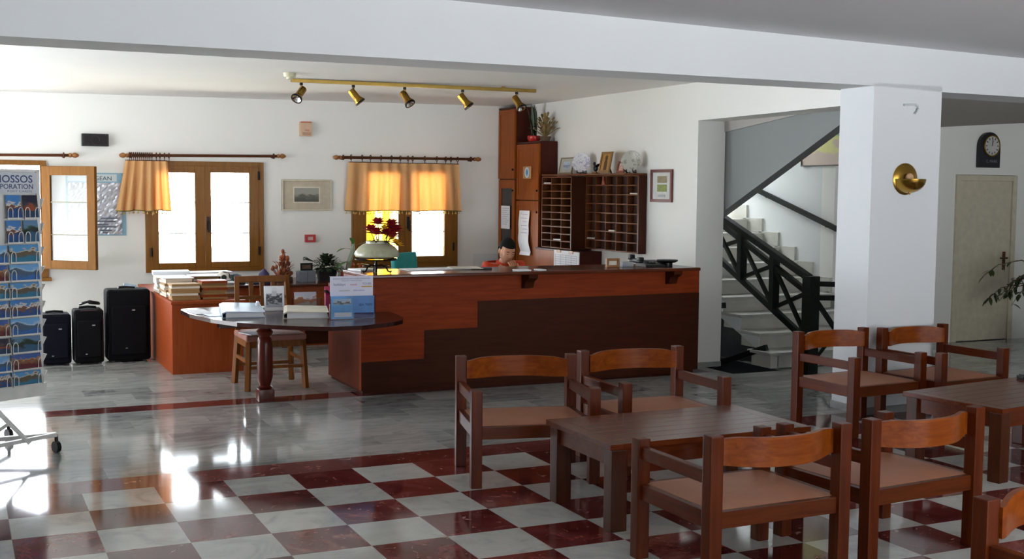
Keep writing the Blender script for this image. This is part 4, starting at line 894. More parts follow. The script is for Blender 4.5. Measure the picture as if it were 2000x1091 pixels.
# things in the holes
def hole(x, y, z, kind, label, cat):
    pass
b = MB(); b.prism([(-.035, 0), (.035, 0), (.03, .03), (.008, .05), (.008, .085), (-.008, .085), (-.012, .05), (-.03, .03)], -.02, .02, 'y'); o = b.build('red_figurine', mat('red_brown_toy', '#9c4630', .5), loc=(5.93, 4.52, 1.81)); o.rotation_euler.z = -PI/2; tag(o, 'small red figurine in the top row of the right pigeonholes', 'figurine')
for (y, z, w_, lab) in ((4.32, 1.301, .13, 'pale card lying in the middle column of the right pigeonholes'), (4.79, 1.199, .17, 'white slip in the leftmost column of the right pigeonholes'), (3.86, 1.709, .15, 'pale slip in the rightmost column near the top of the right pigeonholes')):
    o = flat('key_card', lab, 'card', 5.94, y, z, .06, w_, .014, 0, PAPERC)
for (y, z, lab) in ((5.56, 1.820, 'white slip in the top left hole of the left pigeonholes'), (5.30, 1.165, 'white slip in the second lowest row of the left pigeonholes')):
    flat('letter', lab, 'letter', 5.80, y, z, .12, .18, .012, 0, PAPER)
b = MB(); b.lathe([(0, 0), (.02, 0), (.024, .03), (.01, .045), (.012, .055), (0, .055)], 10); tag(b.build('glass_jar', ACRY, loc=(5.80, 5.05, 1.738), smooth=True), 'small clear jar in the right column of the left pigeonholes', 'jar')
# plates, frames on the shelf board
SH = 1.931
def stand_frame(name, label, y, w_, h_, fm, cm_, t_=.02, x=5.86, inner=.0, mount=None, tilt=12):
    th = thing(name, label, 'picture', (x, y, SH), -PI/2); Mt_ = Matrix.Rotation(R(-tilt), 4, 'X')
    b = MB(); frame_box(b, w_, h_, t_, .016); b2 = MB(); b2.bx(-w_/2+t_, w_/2-t_, -.006, -.001, -h_/2+t_, h_/2-t_)
    o1 = b.build('frame', fm, th); o2 = b2.build('picture', mount or cm_, th)
    for o in (o1, o2): o.rotation_euler.x = R(-tilt); o.location = (0, -.02, h_/2+.002)
    if mount:
        b = MB(); b.bx(-w_*.24, w_*.24, -.0075, -.006, -h_*.24, h_*.24); o3 = b.build('print', cm_, th); o3.rotation_euler.x = R(-tilt); o3.location = (0, -.02, h_/2+.002)
    b = MB(); b.prism([(0, h_*.55), (.05, 0), (.045, 0), (-.002, h_*.4)], -.012, .012, 'x'); b.build('prop', BLK, th)
    return th
stand_frame('picture_frame', 'grey framed small print leaning leftmost on the shelf board', 5.25, .33, .19, mat('grey_wood_frame', '#8a7a5e', .5), sceneprint('blue_print', '#a9b6c8', '#8494b4', '#6a7a92', '#98a4b4', 20, 4, 2, -.06, .06), .014, mount=mat('grey_mount', '#a9a79e', .7))
ic = stand_frame('painted_icon', 'golden brown painted panel of a standing robed figure on the shelf board', 4.33, .24, .235, mat('gold_frame', '#8a6430', .4), mat('ochre_ground', '#a87c3c', .5, var=.2), .028)
ic_ = [c for c in ic.children if c.name.startswith('picture')][0]
b = MB(); b.prism([(-.03, -.085), (.035, -.085), (.03, .0), (.018, .03), (-.018, .03), (-.028, .0)], -.0085, -.006, 'y'); b.sph((0, -.007, .05), .019, (1, .15, 1.2), 10, 8); o = b.build('figure', mat('brown_robe', '#4a2c18', .6), ic_)
b = MB(); b.torus((0, -.007, .052), .027, .003, Md, 18, 5); b.build('halo', BRASS, ic_)
stand_frame('picture_frame', 'tiny red-brown framed picture right of the painted panel', 3.99, .15, .125, mat('redbrown_frame', '#7a3a26', .5), mat('pink_print', '#c9a090', .5, var=.35, scale=50), .022)
def plate(name, label, y, r, m, y2=0, x=5.86):
    th = thing(name, label, 'plate', (x, y, SH), -PI/2+.72)
    b = MB(); b.lathe([(0, 0), (r*.62, 0), (r*.7, .006), (r*.97, .016), (r, .019), (r*.97, .021), (r*.68, .012), (r*.6, .006), (0, .006)], 32); o = b.build('plate', m, th, smooth=True); o.rotation_euler = (R(78), 0, 0); o.location = (0, .0, r+.012)
    b = MB(); b.tube([(-.035, -.06, .04), (-.035, -.05, .012), (-.035, .06, .006), (-.02, .05, .10)], .005, 6); b.tube([(.035, -.06, .04), (.035, -.05, .012), (.035, .06, .006), (.02, .05, .10)], .005, 6); b.build('stand', BLK, th)
    return th
plate('decorated_plate', 'white plate with blue-violet ornament on the shelf board', 4.93, .112, sceneprint('plate_ornament', '#d6d6da', '#8a88ac', '#d4d4d8', '#8c8cb0', 34, 7, 0, -.5, .5, .3))
plate('decorated_plate', 'grey plate with a dark painted figure rightmost on the shelf board', 3.83, .112, sceneprint('plate_grey', '#bcbab2', '#7a786e', '#b0aea4', '#8c8a80', 22, 11, 0, -.4, .4, .3))
bf = thing('bird_figurine', 'small black bird figurine between the violet plate and the painted panel', 'figurine', (5.86, 4.60, SH), -PI/2)
b = MB(); b.box((0, 0, .01), (.10, .05, .02), .004); b.build('base', FIN, bf)
b = MB(); b.sph((0, 0, .06), .035, (1, .7, 1.1), 10, 8); b.sph((-.03, 0, .11), .018, (1, .9, 1.2), 8, 6); b.leaf((.01, 0, .06), (1, 0, .9), .09, .05, .1); b.cyl((-.045, 0, .112), (-.07, 0, .118), .006, .001, 6); b.build('bird', BLK, bf, smooth=True)
# plants on the stepped cupboard
rp = thing('red_pot_plant', 'green upright plant in a glossy red pot on the stepped cupboard', 'plant', (5.86, 6.17, 2.331))
b = MB(); b.lathe([(0, 0), (.06, 0), (.085, .04), (.08, .075), (.07, .075), (.065, .06), (0, .06)], 16); b.build('pot', REDP, rp, smooth=True)
b = MB()
for i in range(9): b.leaf((random.uniform(-.02, .02), random.uniform(-.03, .03), .06), (random.uniform(-.25, .1), random.uniform(-.5, .3), 1), random.uniform(.28, .42), .05, -.02)
b.build('blade', mat('deep_green', '#2b3d1e', .5, var=.3), rp)
b = MB(); b.leaf((-.02, 0, .14), (-.3, .6, .5), .09, .06, .2); b.leaf((-.02, -.02, .15), (-.3, -1, .3), .1, .04, .1); b.build('white_bloom', PAPER, rp)
dp = thing('dried_bouquet', 'bushy beige dried bouquet in a basket on the stepped cupboard', 'flowers', (5.89, 5.92, 2.331))
b = MB(); b.lathe([(0, 0), (.05, 0), (.07, .06), (.06, .06), (0, .05)], 12); b.build('basket', BARK, dp, smooth=True)
b = MB()
for i in range(70):
    a = random.uniform(0, 2*PI); e = random.uniform(.35, 1.5); L = random.uniform(.12, .30); d_ = Vector((math.cos(a)*math.cos(e)*.5-.05, math.sin(a)*math.cos(e), math.sin(e))); p = Vector((0, 0, .05))+d_*L
    if p.x > .10: p.x = .10
    b.cyl((0, 0, .05), p, .003, n=5); b.leaf(p*.9, d_, .08, .035, .3)
b.build('stems', DRY, dp)

# ------------------------------------------------------------------ wall things
def wallframe(name, label, cat, loc, rz, w_, h_, t_, fm, mount, parts):
    th = thing(name, label, cat, loc, rz); b = MB(); frame_box(b, w_, h_, t_, .022); b.build('frame', fm, th)
    b = MB(); b.bx(-w_/2+t_, w_/2-t_, -.008, -.002, -h_/2+t_, h_/2-t_); b.build('mount', mount, th)
    for nm, x0, x1, z0, z1, mm in parts:
        b = MB(); b.bx(x0-(x0+x1)/2, x1-(x0+x1)/2, -.0015-.0012*parts.index((nm, x0, x1, z0, z1, mm)), 0, z0-(z0+z1)/2, z1-(z0+z1)/2); b.build(nm, mm, th, loc=((x0+x1)/2, -.0085, (z0+z1)/2))
    return th
wallframe('framed_drawing', 'small grey landscape in a wide beige mount between the windows', 'picture', (3.212, 6.948, 1.657), 0, .61, .372, .02, mat('champagne_frame', '#a59c86', .35, .3), mat('beige_mount', '#b8ad98', .7),
          [('inner_mount', -.165, .165, -.095, .10, mat('pale_mount', '#cfc8b8', .7)), ('picture', -.15, .15, -.08, .085, sceneprint('grey_landscape', '#98978c', '#7a7a70', '#5a5c50', '#4a4c46', 9, 6, 2, -.09, .05, .6))])
wallframe('framed_certificate', 'framed sheet with two pictures in a red-brown frame right of the pigeonholes', 'picture', (5.998, 3.435, 1.80), -PI/2, .41, .335, .03, mat('red_brown_frame', '#5e241c', .4), mat('pale_sheet', '#c9cac6', .7),
          [('upper_picture', -.08, .10, .03, .10, mat('brown_vignette', '#8a7c5e', .7, var=.3, scale=40)), ('lower_picture', -.08, .10, -.06, .012, mat('green_vignette', '#7f8a4e', .7, var=.3, scale=40)), ('text_block', -.06, .07, -.115, -.09, mat('faint_print', '#a4a8ac', .7, var=.2, scale=120))])
fc = thing('fire_call_point', 'small red fire call point with a white face on the back wall', 'alarm', (3.25, 6.9505, 1.14))
b = MB(); frame_box(b, .125, .09, .022, .05, .004); b.bx(-.05, .05, -.03, 0, -.03, .03); b.build('housing', RED, fc); b = MB(); b.bx(-.032, .032, -.036, -.03, -.02, .02); b.build('face', mat('pale_pink_face', '#d8b8ac', .5), fc)
sd = thing('alarm_sounder', 'beige alarm sounder box with red marking high on the back wall', 'alarm', (3.197, 6.9505, 2.44))
b = MB(); b.bx(-.072, .072, -.06, 0, -.085, .075, .008); b.build('body', CREAMP, sd); b = MB(); b.prism([(-.072, .075), (.072, .075), (.058, .088), (-.058, .088)], -.06, 0, 'y'); b.build('lamp', mat('orange_lens', '#b0512a', .3), sd); b = MB(); b.mesh(text_mesh('FIRE', .03), Matrix.Translation((.01, -.0612, -.025)) @ Matrix.Rotation(PI/2, 4, 'X')); b.build('lettering', RED, sd)
b = MB()
for i in range(4): b.bx(-.045, .055, -.062, -.06, -.045-.009*i, -.041-.009*i)
b.build('grille', mat('brown_slots', '#8a6248', .6), sd)
sp1 = thing('wall_speaker', 'black rectangular loudspeaker high on the back wall above the poster', 'speaker', (.812, 6.948, 2.25))
b = MB(); b.bx(-.14, .14, -.09, 0, -.068, .068, .006); b.build('cabinet', BLK, sp1); b = MB(); b.bx(-.12, .125, -.093, -.09, -.055, .055, .002); b.build('grille', mat('speaker_cloth', '#1d1a1c', .9), sp1); b = MB(); b.torus((0, -.093, 0), .045, .004, Md, 20, 6); b.build('cone_ring', mat('dim_ring', '#2a2024', .7), sp1)
# poster
po = thing('travel_poster', 'blue-edged airline poster in crinkled plastic left of the bunched curtain', 'poster', (.82, 6.948, 1.54))
b = MB(); b.bx(-.32, .315, -.004, 0, -.35, .35); b.build('sheet', mat('poster_blue', '#7fa9bd', .5, var=.04), po)
b = MB(); b.bx(-.30, .22, -.0055, -.004, .255, .335); b.build('title_panel', mat('poster_pale', '#c2ccce', .5, var=.02), po)
b = MB(); b.mesh(text_mesh('AEGEAN', .062, .0006, sx=1.12), Matrix.Translation((.035, -.007, .268)) @ Matrix.Rotation(PI/2, 4, 'X')); b.build('lettering', mat('slate_ink', '#4a5a66', .6), po)
t = bmesh.new(); nx, nz = 24, 26; g = [[t.verts.new((-.295+.565*i/nx, -.008-.014*random.random(), -.335+.575*k/nz)) for i in range(nx+1)] for k in range(nz+1)]
for k in range(nz):
    for i in range(nx): t.faces.new([g[k][i], g[k][i+1], g[k+1][i+1], g[k+1][i]])
FOIL = mat('crinkled_film', '#b9bcc4', .18, .25, .12, 9); b = MB(); b.add(t); b.build('plastic_film', FOIL, po)
b = MB()
for x0, x1, z in ((-.06, .01, -.16), (.04, .22, -.155), (-.06, .20, -.19), (-.05, .12, -.225), (-.02, .20, -.25), (.03, .16, -.29), (.06, .11, -.315)): b.bx(x0, x1, -.024, -.0225, z-.008, z+.008)
b.build('print', mat('dark_print', '#585c68', .6), po)

# curtain rods with finials, brackets and rings, and the curtains
def rod(name, label, x0, x1, z0, z1, brk, y=6.86):
    th = thing(name, label, 'curtain rod', (x0, y, z0)); dx = x1-x0; dz = z1-z0
    b = MB(); b.cyl((.06, 0, dz*.03), (dx-.06, 0, dz*.97), .016); b.build('pole', ROD, th)
    for s_, x, z in ((1, 0, 0), (-1, dx, dz)):
        b = MB(); b.lathe([(0, 0), (.016, .01), (.03, .04), (.026, .06), (.014, .075), (.024, .085), (.024, .10), (.016, .11)], 14, Matrix.Translation((x, 0, z)) @ Matrix.Rotation(s_*PI/2, 4, 'Y')); b.build('finial', FIN, th, smooth=True)
    for x in brk:
        z = dz*x/dx; b = MB(); b.cyl((x, .085, z-.012), (x, -.0, z-.018), .014); b.torus((x, 0, z), .026, .008, Matrix.Rotation(PI/2, 4, 'Y')); b.build('bracket', ROD, th, smooth=True)
    return th
rod('curtain_rod', 'wooden curtain rod above the open window behind the postcard rack', -1.2, .64, 2.05, 2.077, [.30, 1.68])
r2_ = rod('curtain_rod', 'wooden curtain rod with a bunched curtain above the middle window', 1.056, 2.945, 2.087, 2.113, [.13, 1.74])
r3_ = rod('curtain_rod', 'wooden curtain rod with the spread orange curtain over the flowers', 3.512, 5.456, 2.112, 2.124, [.13, 1.80])
def curtain(name, label, xt0, xt1, xb0, xb1, zt, zb, folds, amp, y=6.86, nx=96, ring_x=(), rodz=2.09, irregular=.3, bulge=0):
    th = thing(name, label, 'curtain', (0, y, 0)); nz = 14; rnd = random.Random(len(label)); ph = [rnd.uniform(0, 6) for _ in range(4)]
    def P(u, v):
        x = (xt0+(xt1-xt0)*u)*(1-v)+(xb0+(xb1-xb0)*u)*v
        uu = u+irregular*.03*math.sin(u*9+ph[0])
        a = amp*(.45+.8*v); yy = a*math.sin(2*PI*folds*uu+ph[1])+.35*a*math.sin(2*PI*folds*.47*uu+ph[2])
        side = math.sin(PI*u)
        return Vector((x+.3*a*math.cos(2*PI*folds*uu+ph[1])*v, yy-bulge*v*side, zt+(zb-zt)*v+.006*math.sin(u*14+ph[3])*v))
    t = bmesh.new(); g = [[t.verts.new(P(i/nx, k/nz)) for i in range(nx+1)] for k in range(nz+1)]
    for k in range(nz):
        for i in range(nx): t.faces.new([g[k][i], g[k][i+1], g[k+1][i+1], g[k+1][i]])
    b = MB(); b.add(t); b.build('cloth', CURT, th, smooth=True)
    b = MB(); b.tube([P(i/nx, 1) for i in range(nx+1)], .007, 6); b.build('hem_braid', HEM, th, smooth=True)
    b = MB(); n_ = int(abs(xb1-xb0)/.034)
    for i in range(n_):
        p = P((i+.5)/n_, 1); L = random.uniform(.03, .045); b.cyl(p-Vector((0, 0, .004)), p-Vector((0, 0, L)), .002, .009, 6)
    b.build('tassel_fringe', FRNG, th)
    b = MB(); b.tube([P(i/nx, 0)+Vector((0, 0, .004)) for i in range(nx+1)], .004, 5); b.build('heading_tape', MARN, th)
    for x in ring_x:
        b = MB(); b.torus((x, 0, rodz), .030, .005, Matrix.Rotation(PI/2, 4, 'Y') @ Matrix.Rotation(.0, 4, 'X')); b.cyl((x, 0, rodz-.034), (x, 0, zt), .004, n=6); b.build('ring', ROD, th, smooth=True)
    return th
curtain('curtain', 'short apricot curtain bunched at the left end of its rod', 1.126, 1.587, 1.03, 1.614, 2.030, 1.472, 5.5, .035, ring_x=[1.17+.022*i for i in range(12)]+[1.46, 1.50, 1.55, 1.60], rodz=2.092, bulge=.05)
curtain('curtain', 'short apricot curtain spread across the window behind the flowers', 3.71, 5.146, 3.671, 5.178, 2.055, 1.472, 10.5, .026, nx=180, ring_x=[3.74, 3.88, 3.985, 4.12, 4.255, 4.37, 4.47, 4.53, 4.69, 4.85, 4.97, 5.04, 5.13], rodz=2.117, irregular=.6)

# ceiling: smoke detector, track light
sm = thing('smoke_detector', 'cream smoke detector on the ceiling left of the track light', 'detector', (2.187, 3.747, 2.795))
b = MB(); b.lathe([(0, -.062), (.03, -.062), (.034, -.045), (.052, -.04), (.058, -.02), (.06, .015), (0, .015)], 20); b.build('body', OFFW, sm, smooth=True)
tl = thing('track_light', 'brass ceiling track carrying five spotlights', 'track light', (2.334, 4.275, 2.772), math.atan2(-.10, 2.563))
b = MB(); b.bx(0, 2.565, -.018, .018, -.018, .018, .004); b.build('track', BRASSD, tl)
for x in (.3, 2.2):
    b = MB(); b.cyl((x, 0, .018), (x, 0, .045), .02); b.build('mount', BRASSD, tl)
heads = [(.10, R(-38), R(28)), (.615, R(38), R(10)), (1.14, R(25), R(32)), (1.755, R(35), R(16)), (2.35, R(22), R(32))]
nm_ = ['leftmost brass spotlight on the track, tilted to the left', 'second brass spotlight from the left on the track', 'middle brass spotlight on the track', 'fourth brass spotlight from the left on the track', 'rightmost brass spotlight on the track, in front of the cupboard']
c_, s__ = math.cos(tl.rotation_euler.z), math.sin(tl.rotation_euler.z)
for (x, ay, ax), lab in zip(heads, nm_):
    h = thing('spotlight', lab, 'spotlight', (2.334+c_*x, 4.275+s__*x, 2.772-.019), tl.rotation_euler.z, 'brass spotlights on the track')
    b = MB(); b.cyl((0, 0, 0), (0, 0, -.025), .016); b.build('adapter', BLK, h)
    b = MB(); b.cyl((0, 0, -.025), (0, 0, -.075), .011); b.sph((0, 0, -.082), .014, u=10, v=8); b.build('stem', BRASSD, h, smooth=True)
    Mh = Matrix.Translation((0, 0, -.085)) @ Matrix.Rotation(-ay, 4, 'Y') @ Matrix.Rotation(-ax, 4, 'X')
    b = MB(); b.lathe([(0, .045), (.034, .045), (.036, .04), (.036, -.05), (.038, -.06), (.05, -.085), (.054, -.095), (.054, -.112), (.047, -.112), (.046, -.09), (.034, -.06)], 18, Mh); cn = b.build('lamp_body', BRASS, h, smooth=True)
    b = MB(); b.lathe([(.054, -.096), (.056, -.1), (.056, -.113), (.047, -.113), (.047, -.1)], 18, Mh); b.build('rim', BLK, h, smooth=True)
    b = MB(); b.lathe([(.046, -.106), (.03, -.09), (.012, -.075), (.012, -.098), (0, -.10)], 18, Mh); b.build('reflector', CHROME, h, smooth=True)

# sconce, hook, clock
sc_ = thing('wall_sconce', 'polished brass half-bowl wall lamp on the pillar', 'wall lamp', (6.19, .17, 1.86))
b = MB(); b.lathe([(0, 0), (.125, 0), (.125, .006), (.11, .018), (.07, .028), (0, .032)], 28, Md); b.build('back_plate', BRASS, sc_, smooth=True)
b = MB(); n = 24; t = bmesh.new(); rows = []
for k in range(9):
    e = -PI/2*k/8; ring = []
    for i in range(n+1):
        a = PI+PI*i/n; r_ = .118*math.cos(e); ring.append(t.verts.new((r_*math.cos(a)*1.05+.012, r_*math.sin(a)*1.25-.02, .118*math.sin(e)*.92)))
    rows.append(ring)
for A, B in zip(rows, rows[1:]):
    for i in range(n): t.faces.new([A[i], A[i+1], B[i+1], B[i]])
bmesh.ops.remove_doubles(t, verts=t.verts[:], dist=1e-4); bmesh.ops.solidify(t, geom=t.faces[:], thickness=.004); b.add(t); b.build('bowl', BRASS, sc_, smooth=True)
b = MB(); b.sph((0, -.05, .01), .035, (1, .8, 1), 12, 8); b.build('bulb', mat('frosted_bulb', '#c9a078', .4), sc_, smooth=True)
b = MB(); b.sph((0, -.055, -.112), .01, u=8, v=6); b.build('finial', BRASS, sc_)
hk = thing('wall_hook', 'white curved pipe hook high on the pillar above the sconce', 'hook', (6.225, .17, 2.42))
b = MB(); b.tube([(-.08, -.015, .02), (-.02, -.018, .022), (.03, -.02, .024), (.055, -.02, .015), (.06, -.02, -.01), (.05, -.02, -.035), (.03, -.02, -.045)], .008, 8); b.cyl((-.07, 0, .02), (-.07, -.02, .02), .009); b.build('hook', mat('white_enamel', '#c6cccc', .35), hk, smooth=True)
ck = thing('wall_clock', 'black arched wall clock with a gilt-rimmed round dial', 'clock', (10.44, 3.375, 2.255))
pr_ = [(-.165, -.20), (.165, -.20), (.165, .05)]+[(.165*math.cos(a), .05+.165*math.sin(a)) for a in [PI*i/14 for i in range(1, 14)]]+[(-.165, .05)]
b = MB(); b.prism(pr_, -.05, 0, 'y', bev=.004); b.build('case', mat('black_lacquer', '#14141c', .3), ck)
b = MB(); b.lathe([(0, 0), (.115, 0), (.115, .004), (0, .004)], 32, Matrix.Translation((.02, -.055, .055)) @ Md); dl = b.build('dial', mat('pale_dial', '#b9b9b4', .5), ck)
b = MB(); b.torus((.02, -.056, .055), .12, .009, Md, 32, 8); b.build('rim', BRASS, ck, smooth=True)
b = MB()
for i in range(12):
    a = 2*PI*i/12; b.box((0, 0, 0), (.009, .003, .026), 0, Matrix.Translation((.02+.09*math.sin(a), -.061, .055+.09*math.cos(a))) @ Matrix.Rotation(a, 4, 'Y'))
b.build('hour_marks', BLK, dl)
b = MB(); b.bar((.02, -.063, .055), (.028, -.063, .115), .008, .003); b.bar((.02, -.064, .055), (.022, -.064, .14), .006, .003); b.build('hands', BLK, ck)
b = MB(); b.mesh(text_mesh('C. MARK', .045), Matrix.Translation((.03, -.0515, -.14)) @ Matrix.Rotation(PI/2, 4, 'X')); b.build('lettering', mat('silver_ink', '#8c8c96', .5), ck)

# ------------------------------------------------------------------ suitcases
def suitcase(name, label, x0, x1, y0, d_, h, m, trim, handle=True, bulge=0, lean=0):
    w_ = x1-x0; th = thing(name, label, 'suitcase', ((x0+x1)/2, y0+d_/2, 0))
    b = MB(); b.box((0, 0, .014+(h-.014)/2), (w_, d_, h-.014), min(.05, w_*.15), seg=3); b.build('shell', m, th, smooth=True)
    b = MB(); b.box((0, -d_/2-.012, .06+h*.36), (w_*.78, .035, h*.66), .015, seg=3); b.build('front_pocket', m, th, smooth=True)
    b = MB(); hw = w_/2-.012; hz = h-.012; pts = [(-hw, .05), (-hw, hz-.05), (-hw+.05, hz), (hw-.05, hz), (hw, hz-.05), (hw, .05)]
    b.tube([(x, -d_/2+.015, z) for x, z in pts], .008, 6); b.build('piping', trim, th, smooth=True)
    for sx in (-1, 1):
        b = MB(); b.cyl((sx*w_*.36-.015, -d_/2+.04, .022), (sx*w_*.36+.015, -d_/2+.04, .022), .022); b.build('wheel', DGREY, th)
    if handle:
        b = MB(); b.tube([(-.08, 0, h-.01), (-.075, 0, h+.012), (0, 0, h+.018), (.075, 0, h+.012), (.08, 0, h-.01)], .012, 8); b.build('handle', BLK, th, smooth=True)
    b = MB(); b.box((.04, -d_/2-.034, h*.72), (.03, .01, .012), .002); b.box((-.03, -d_/2-.034, h*.2), (.02, .01, .01), .002); b.build('zip_pull', GREYM, th)
    return th
suitcase('suitcase', 'low navy and black holdall behind the postcard rack', .10, .39, 5.2, .30, .50, SUITN, SUITC)
suitcase('suitcase', 'medium black trolley case with maroon piping between the other bags', .41, .69, 5.17, .27, .54, SUITC, MARN)
bg = suitcase('suitcase', 'largest black suitcase standing against the side of the desk', .72, 1.14, 5.2, .30, .725, SUITC, BLK)
b = MB(); b.box((.02, 0, .745), (.12, .02, .03), .004, Matrix.Rotation(.2, 4, 'Y') @ Matrix.Translation((-.14, 0, .0))); b.build('luggage_tag', PAPERB, bg, label='white luggage tag')
bp = MB(); bp.tube([(.48, 5.28, .585), (.50, 5.22, .60), (.56, 5.2, .62), (.64, 5.22, .60), (.66, 5.3, .585), (.57, 5.36, .59)], .014, 6)
tag(bp.build('strap', BLK), 'black carrying strap coiled on the medium trolley case', 'strap')

# ------------------------------------------------------------------ postcard rack
RA = R(27)
rk = thing('postcard_rack', 'white wire postcard rack on a castor base at the left edge', 'rack', (-.115, 1.20, 0), RA)
b = MB(); b.bx(-.025, 0, 0, .025, .385, 1.85); b.bx(-.025, 0, .42, .445, .385, 1.85); b.bx(-.62, -.595, 0, .025, .385, 1.85); b.bx(-.62, 0, 0, .445, 1.835, 1.85); b.bx(-.60, -.02, .02, .425, .40, .45); b.build('frame', WHTM, rk)
b = MB(); b.bx(-.62, 0.0, -.03, .0, .385, .468, .003); b.build('base_panel', WHTM, rk)
b = MB(); b.bx(-.60, -.026, .01, .016, .45, 1.84); b.bx(-.012, -.006, .02, .43, .45, 1.84); b.build('back_panel', WHTM, rk)
b = MB(); b.bx(-.60, -.02, -.008, .004, 1.695, 1.83, .002); hd = b.build('header_sign', mat('sign_white', '#c2c6cc', .5), rk)
INK = mat('blue_ink', '#3c4a72', .6)
b = MB(); b.mesh(text_mesh('KNOSSOS', .066, .001, 'RIGHT', 1.05), Matrix.Translation((-.055, -.0095, 1.765)) @ Matrix.Rotation(PI/2, 4, 'X')); b.build('lettering', INK, hd)
b = MB(); b.mesh(text_mesh('CORPORATION', .044, .0006, 'RIGHT', 1.02), Matrix.Translation((-.05, -.0095, 1.725)) @ Matrix.Rotation(PI/2, 4, 'X')); b.build('lettering', INK, hd)
b = MB(); b.mesh(text_mesh('POST CARDS', .018, 0, 'RIGHT', 1.6), Matrix.Translation((-.06, -.0095, 1.703)) @ Matrix.Rotation(PI/2, 4, 'X')); b.build('lettering', INK, hd)
tops = [1.694, 1.533, 1.378, 1.252, 1.136, 1.026, .906, .789, .676, .565]; bots = [1.538, 1.383, 1.257, 1.141, 1.031, .911, .794, .681, .570, .468]
CP = [sceneprint('postcard_sunset', '#1c1e33', '#4a3a40', '#8a4426', '#1f3e5c', 16, 1, 2), sceneprint('postcard_cliff', '#5c7fa0', '#355040', '#1c2a20', '#2f5878', 14, 2, 2),
      sceneprint('postcard_bay', '#4f8fc0', '#c8b8a0', '#59503f', '#2a6f8c', 22, 3, 2), sceneprint('postcard_sea', '#6aa0d0', '#a8c0d4', '#40566a', '#2a5fa0', 9, 4, 2), sceneprint('postcard_harbour', '#3f78b4', '#d8d0c0', '#6a4638', '#244a80', 26, 5, 2), sceneprint('postcard_town', '#3a5a9a', '#b08a60', '#7a5236', '#5a1f28', 24, 6, 2)]
CN = ['sunset', 'dark cliff', 'bay', 'open sea', 'harbour', 'town']; ORD = ['top', 'second', 'third', 'fourth', 'fifth', 'sixth', 'seventh', 'eighth', 'ninth', 'lowest']
seq = [0, 1, 2, 3, 2, 4, 3, 1, 5, 2]; seq2 = [4, 4, 3, 5, 2, 4, 5, 0, 3, 4]
ca, sa = math.cos(RA), math.sin(RA)
for r_ in range(10):
    zt, zb = tops[r_], bots[r_]
    cols = [(-.135, -.03), (-.25, -.145)] if r_ < 2 else [(-.235, -.03), (-.45, -.245)]
    for ci, (x0, x1) in enumerate(cols):
        b = MB(); b.bx(x0, x1, -.05, -.045, zb+.002, zb+.006); b.bx(x0, x1, -.05, -.004, zb-.004, zb+.001)
        for xx in (x0+.018, x1-.018):
            b.tube([(xx-.016, -.048, zb), (xx-.016, -.05, zb+.05), (xx-.009, -.05, zb+.066), (xx, -.05, zb+.07), (xx+.009, -.05, zb+.066), (xx+.016, -.05, zb+.05), (xx+.016, -.048, zb)], .0028, 5)
        b.build('wire_pocket', WHTM, rk, smooth=True)
        w_, h_ = x1-x0-.006, zt-zb-.012; k = (seq if ci == 0 else seq2)[r_]
        b = MB(); b.bx(-w_/2, w_/2, -.002, .002, -h_/2, h_/2)
        lx, ly, lz = (x0+x1)/2, -.026, zb+.004+h_/2
        o = b.build('postcard', CP[k], loc=(-.115+ca*lx-sa*ly, 1.20+sa*lx+ca*ly, lz)); o.rotation_euler = (R(-9), 0, RA)
        tag(o, f'{CN[k]} postcard in the {ORD[r_]} row, {"right-hand" if ci == 0 else "left-hand"} column of the rack', 'postcard', 'postcards in the white rack')
    b = MB(); b.prism([(-.0, zb), (.045, zt-.03), (.04, zt-.03), (-.0, zb+.006)], .03, .42, 'y'); b.build('side_pocket', WHTM, rk)
# base: column, four legs, castors
b = MB(); b.cyl((-.31, .22, .10), (-.31, .22, .40), .022); b.build('column', WHTM, rk)
b = MB(); b.bar((-.40, -.03, .385), (-.17, -.10, .10), .018, .018); b.bar((-.37, -.01, .385), (-.14, -.07, .10), .012, .012); b.build('strut', WHTM, rk)
for (lx, ly) in ((.05, -.05), (-.62, .50), (.06, .56), (-.66, -.12)):
    b = MB(); b.bar((-.31, .22, .10), (lx, ly, .12), .035, .028); lg = b.build('base_leg', WHTM, rk)
    b = MB(); b.cyl((lx-.014, ly, .038), (lx+.014, ly, .038), .038, n=18); b.cyl((lx, ly, .05), (lx, ly, .12), .012); b.build('castor', BLK, lg)
b = MB(); b.bar((-.66, -.12, .12), (.05, -.05, .12), .03, .026); b.build('base_bar', WHTM, rk)

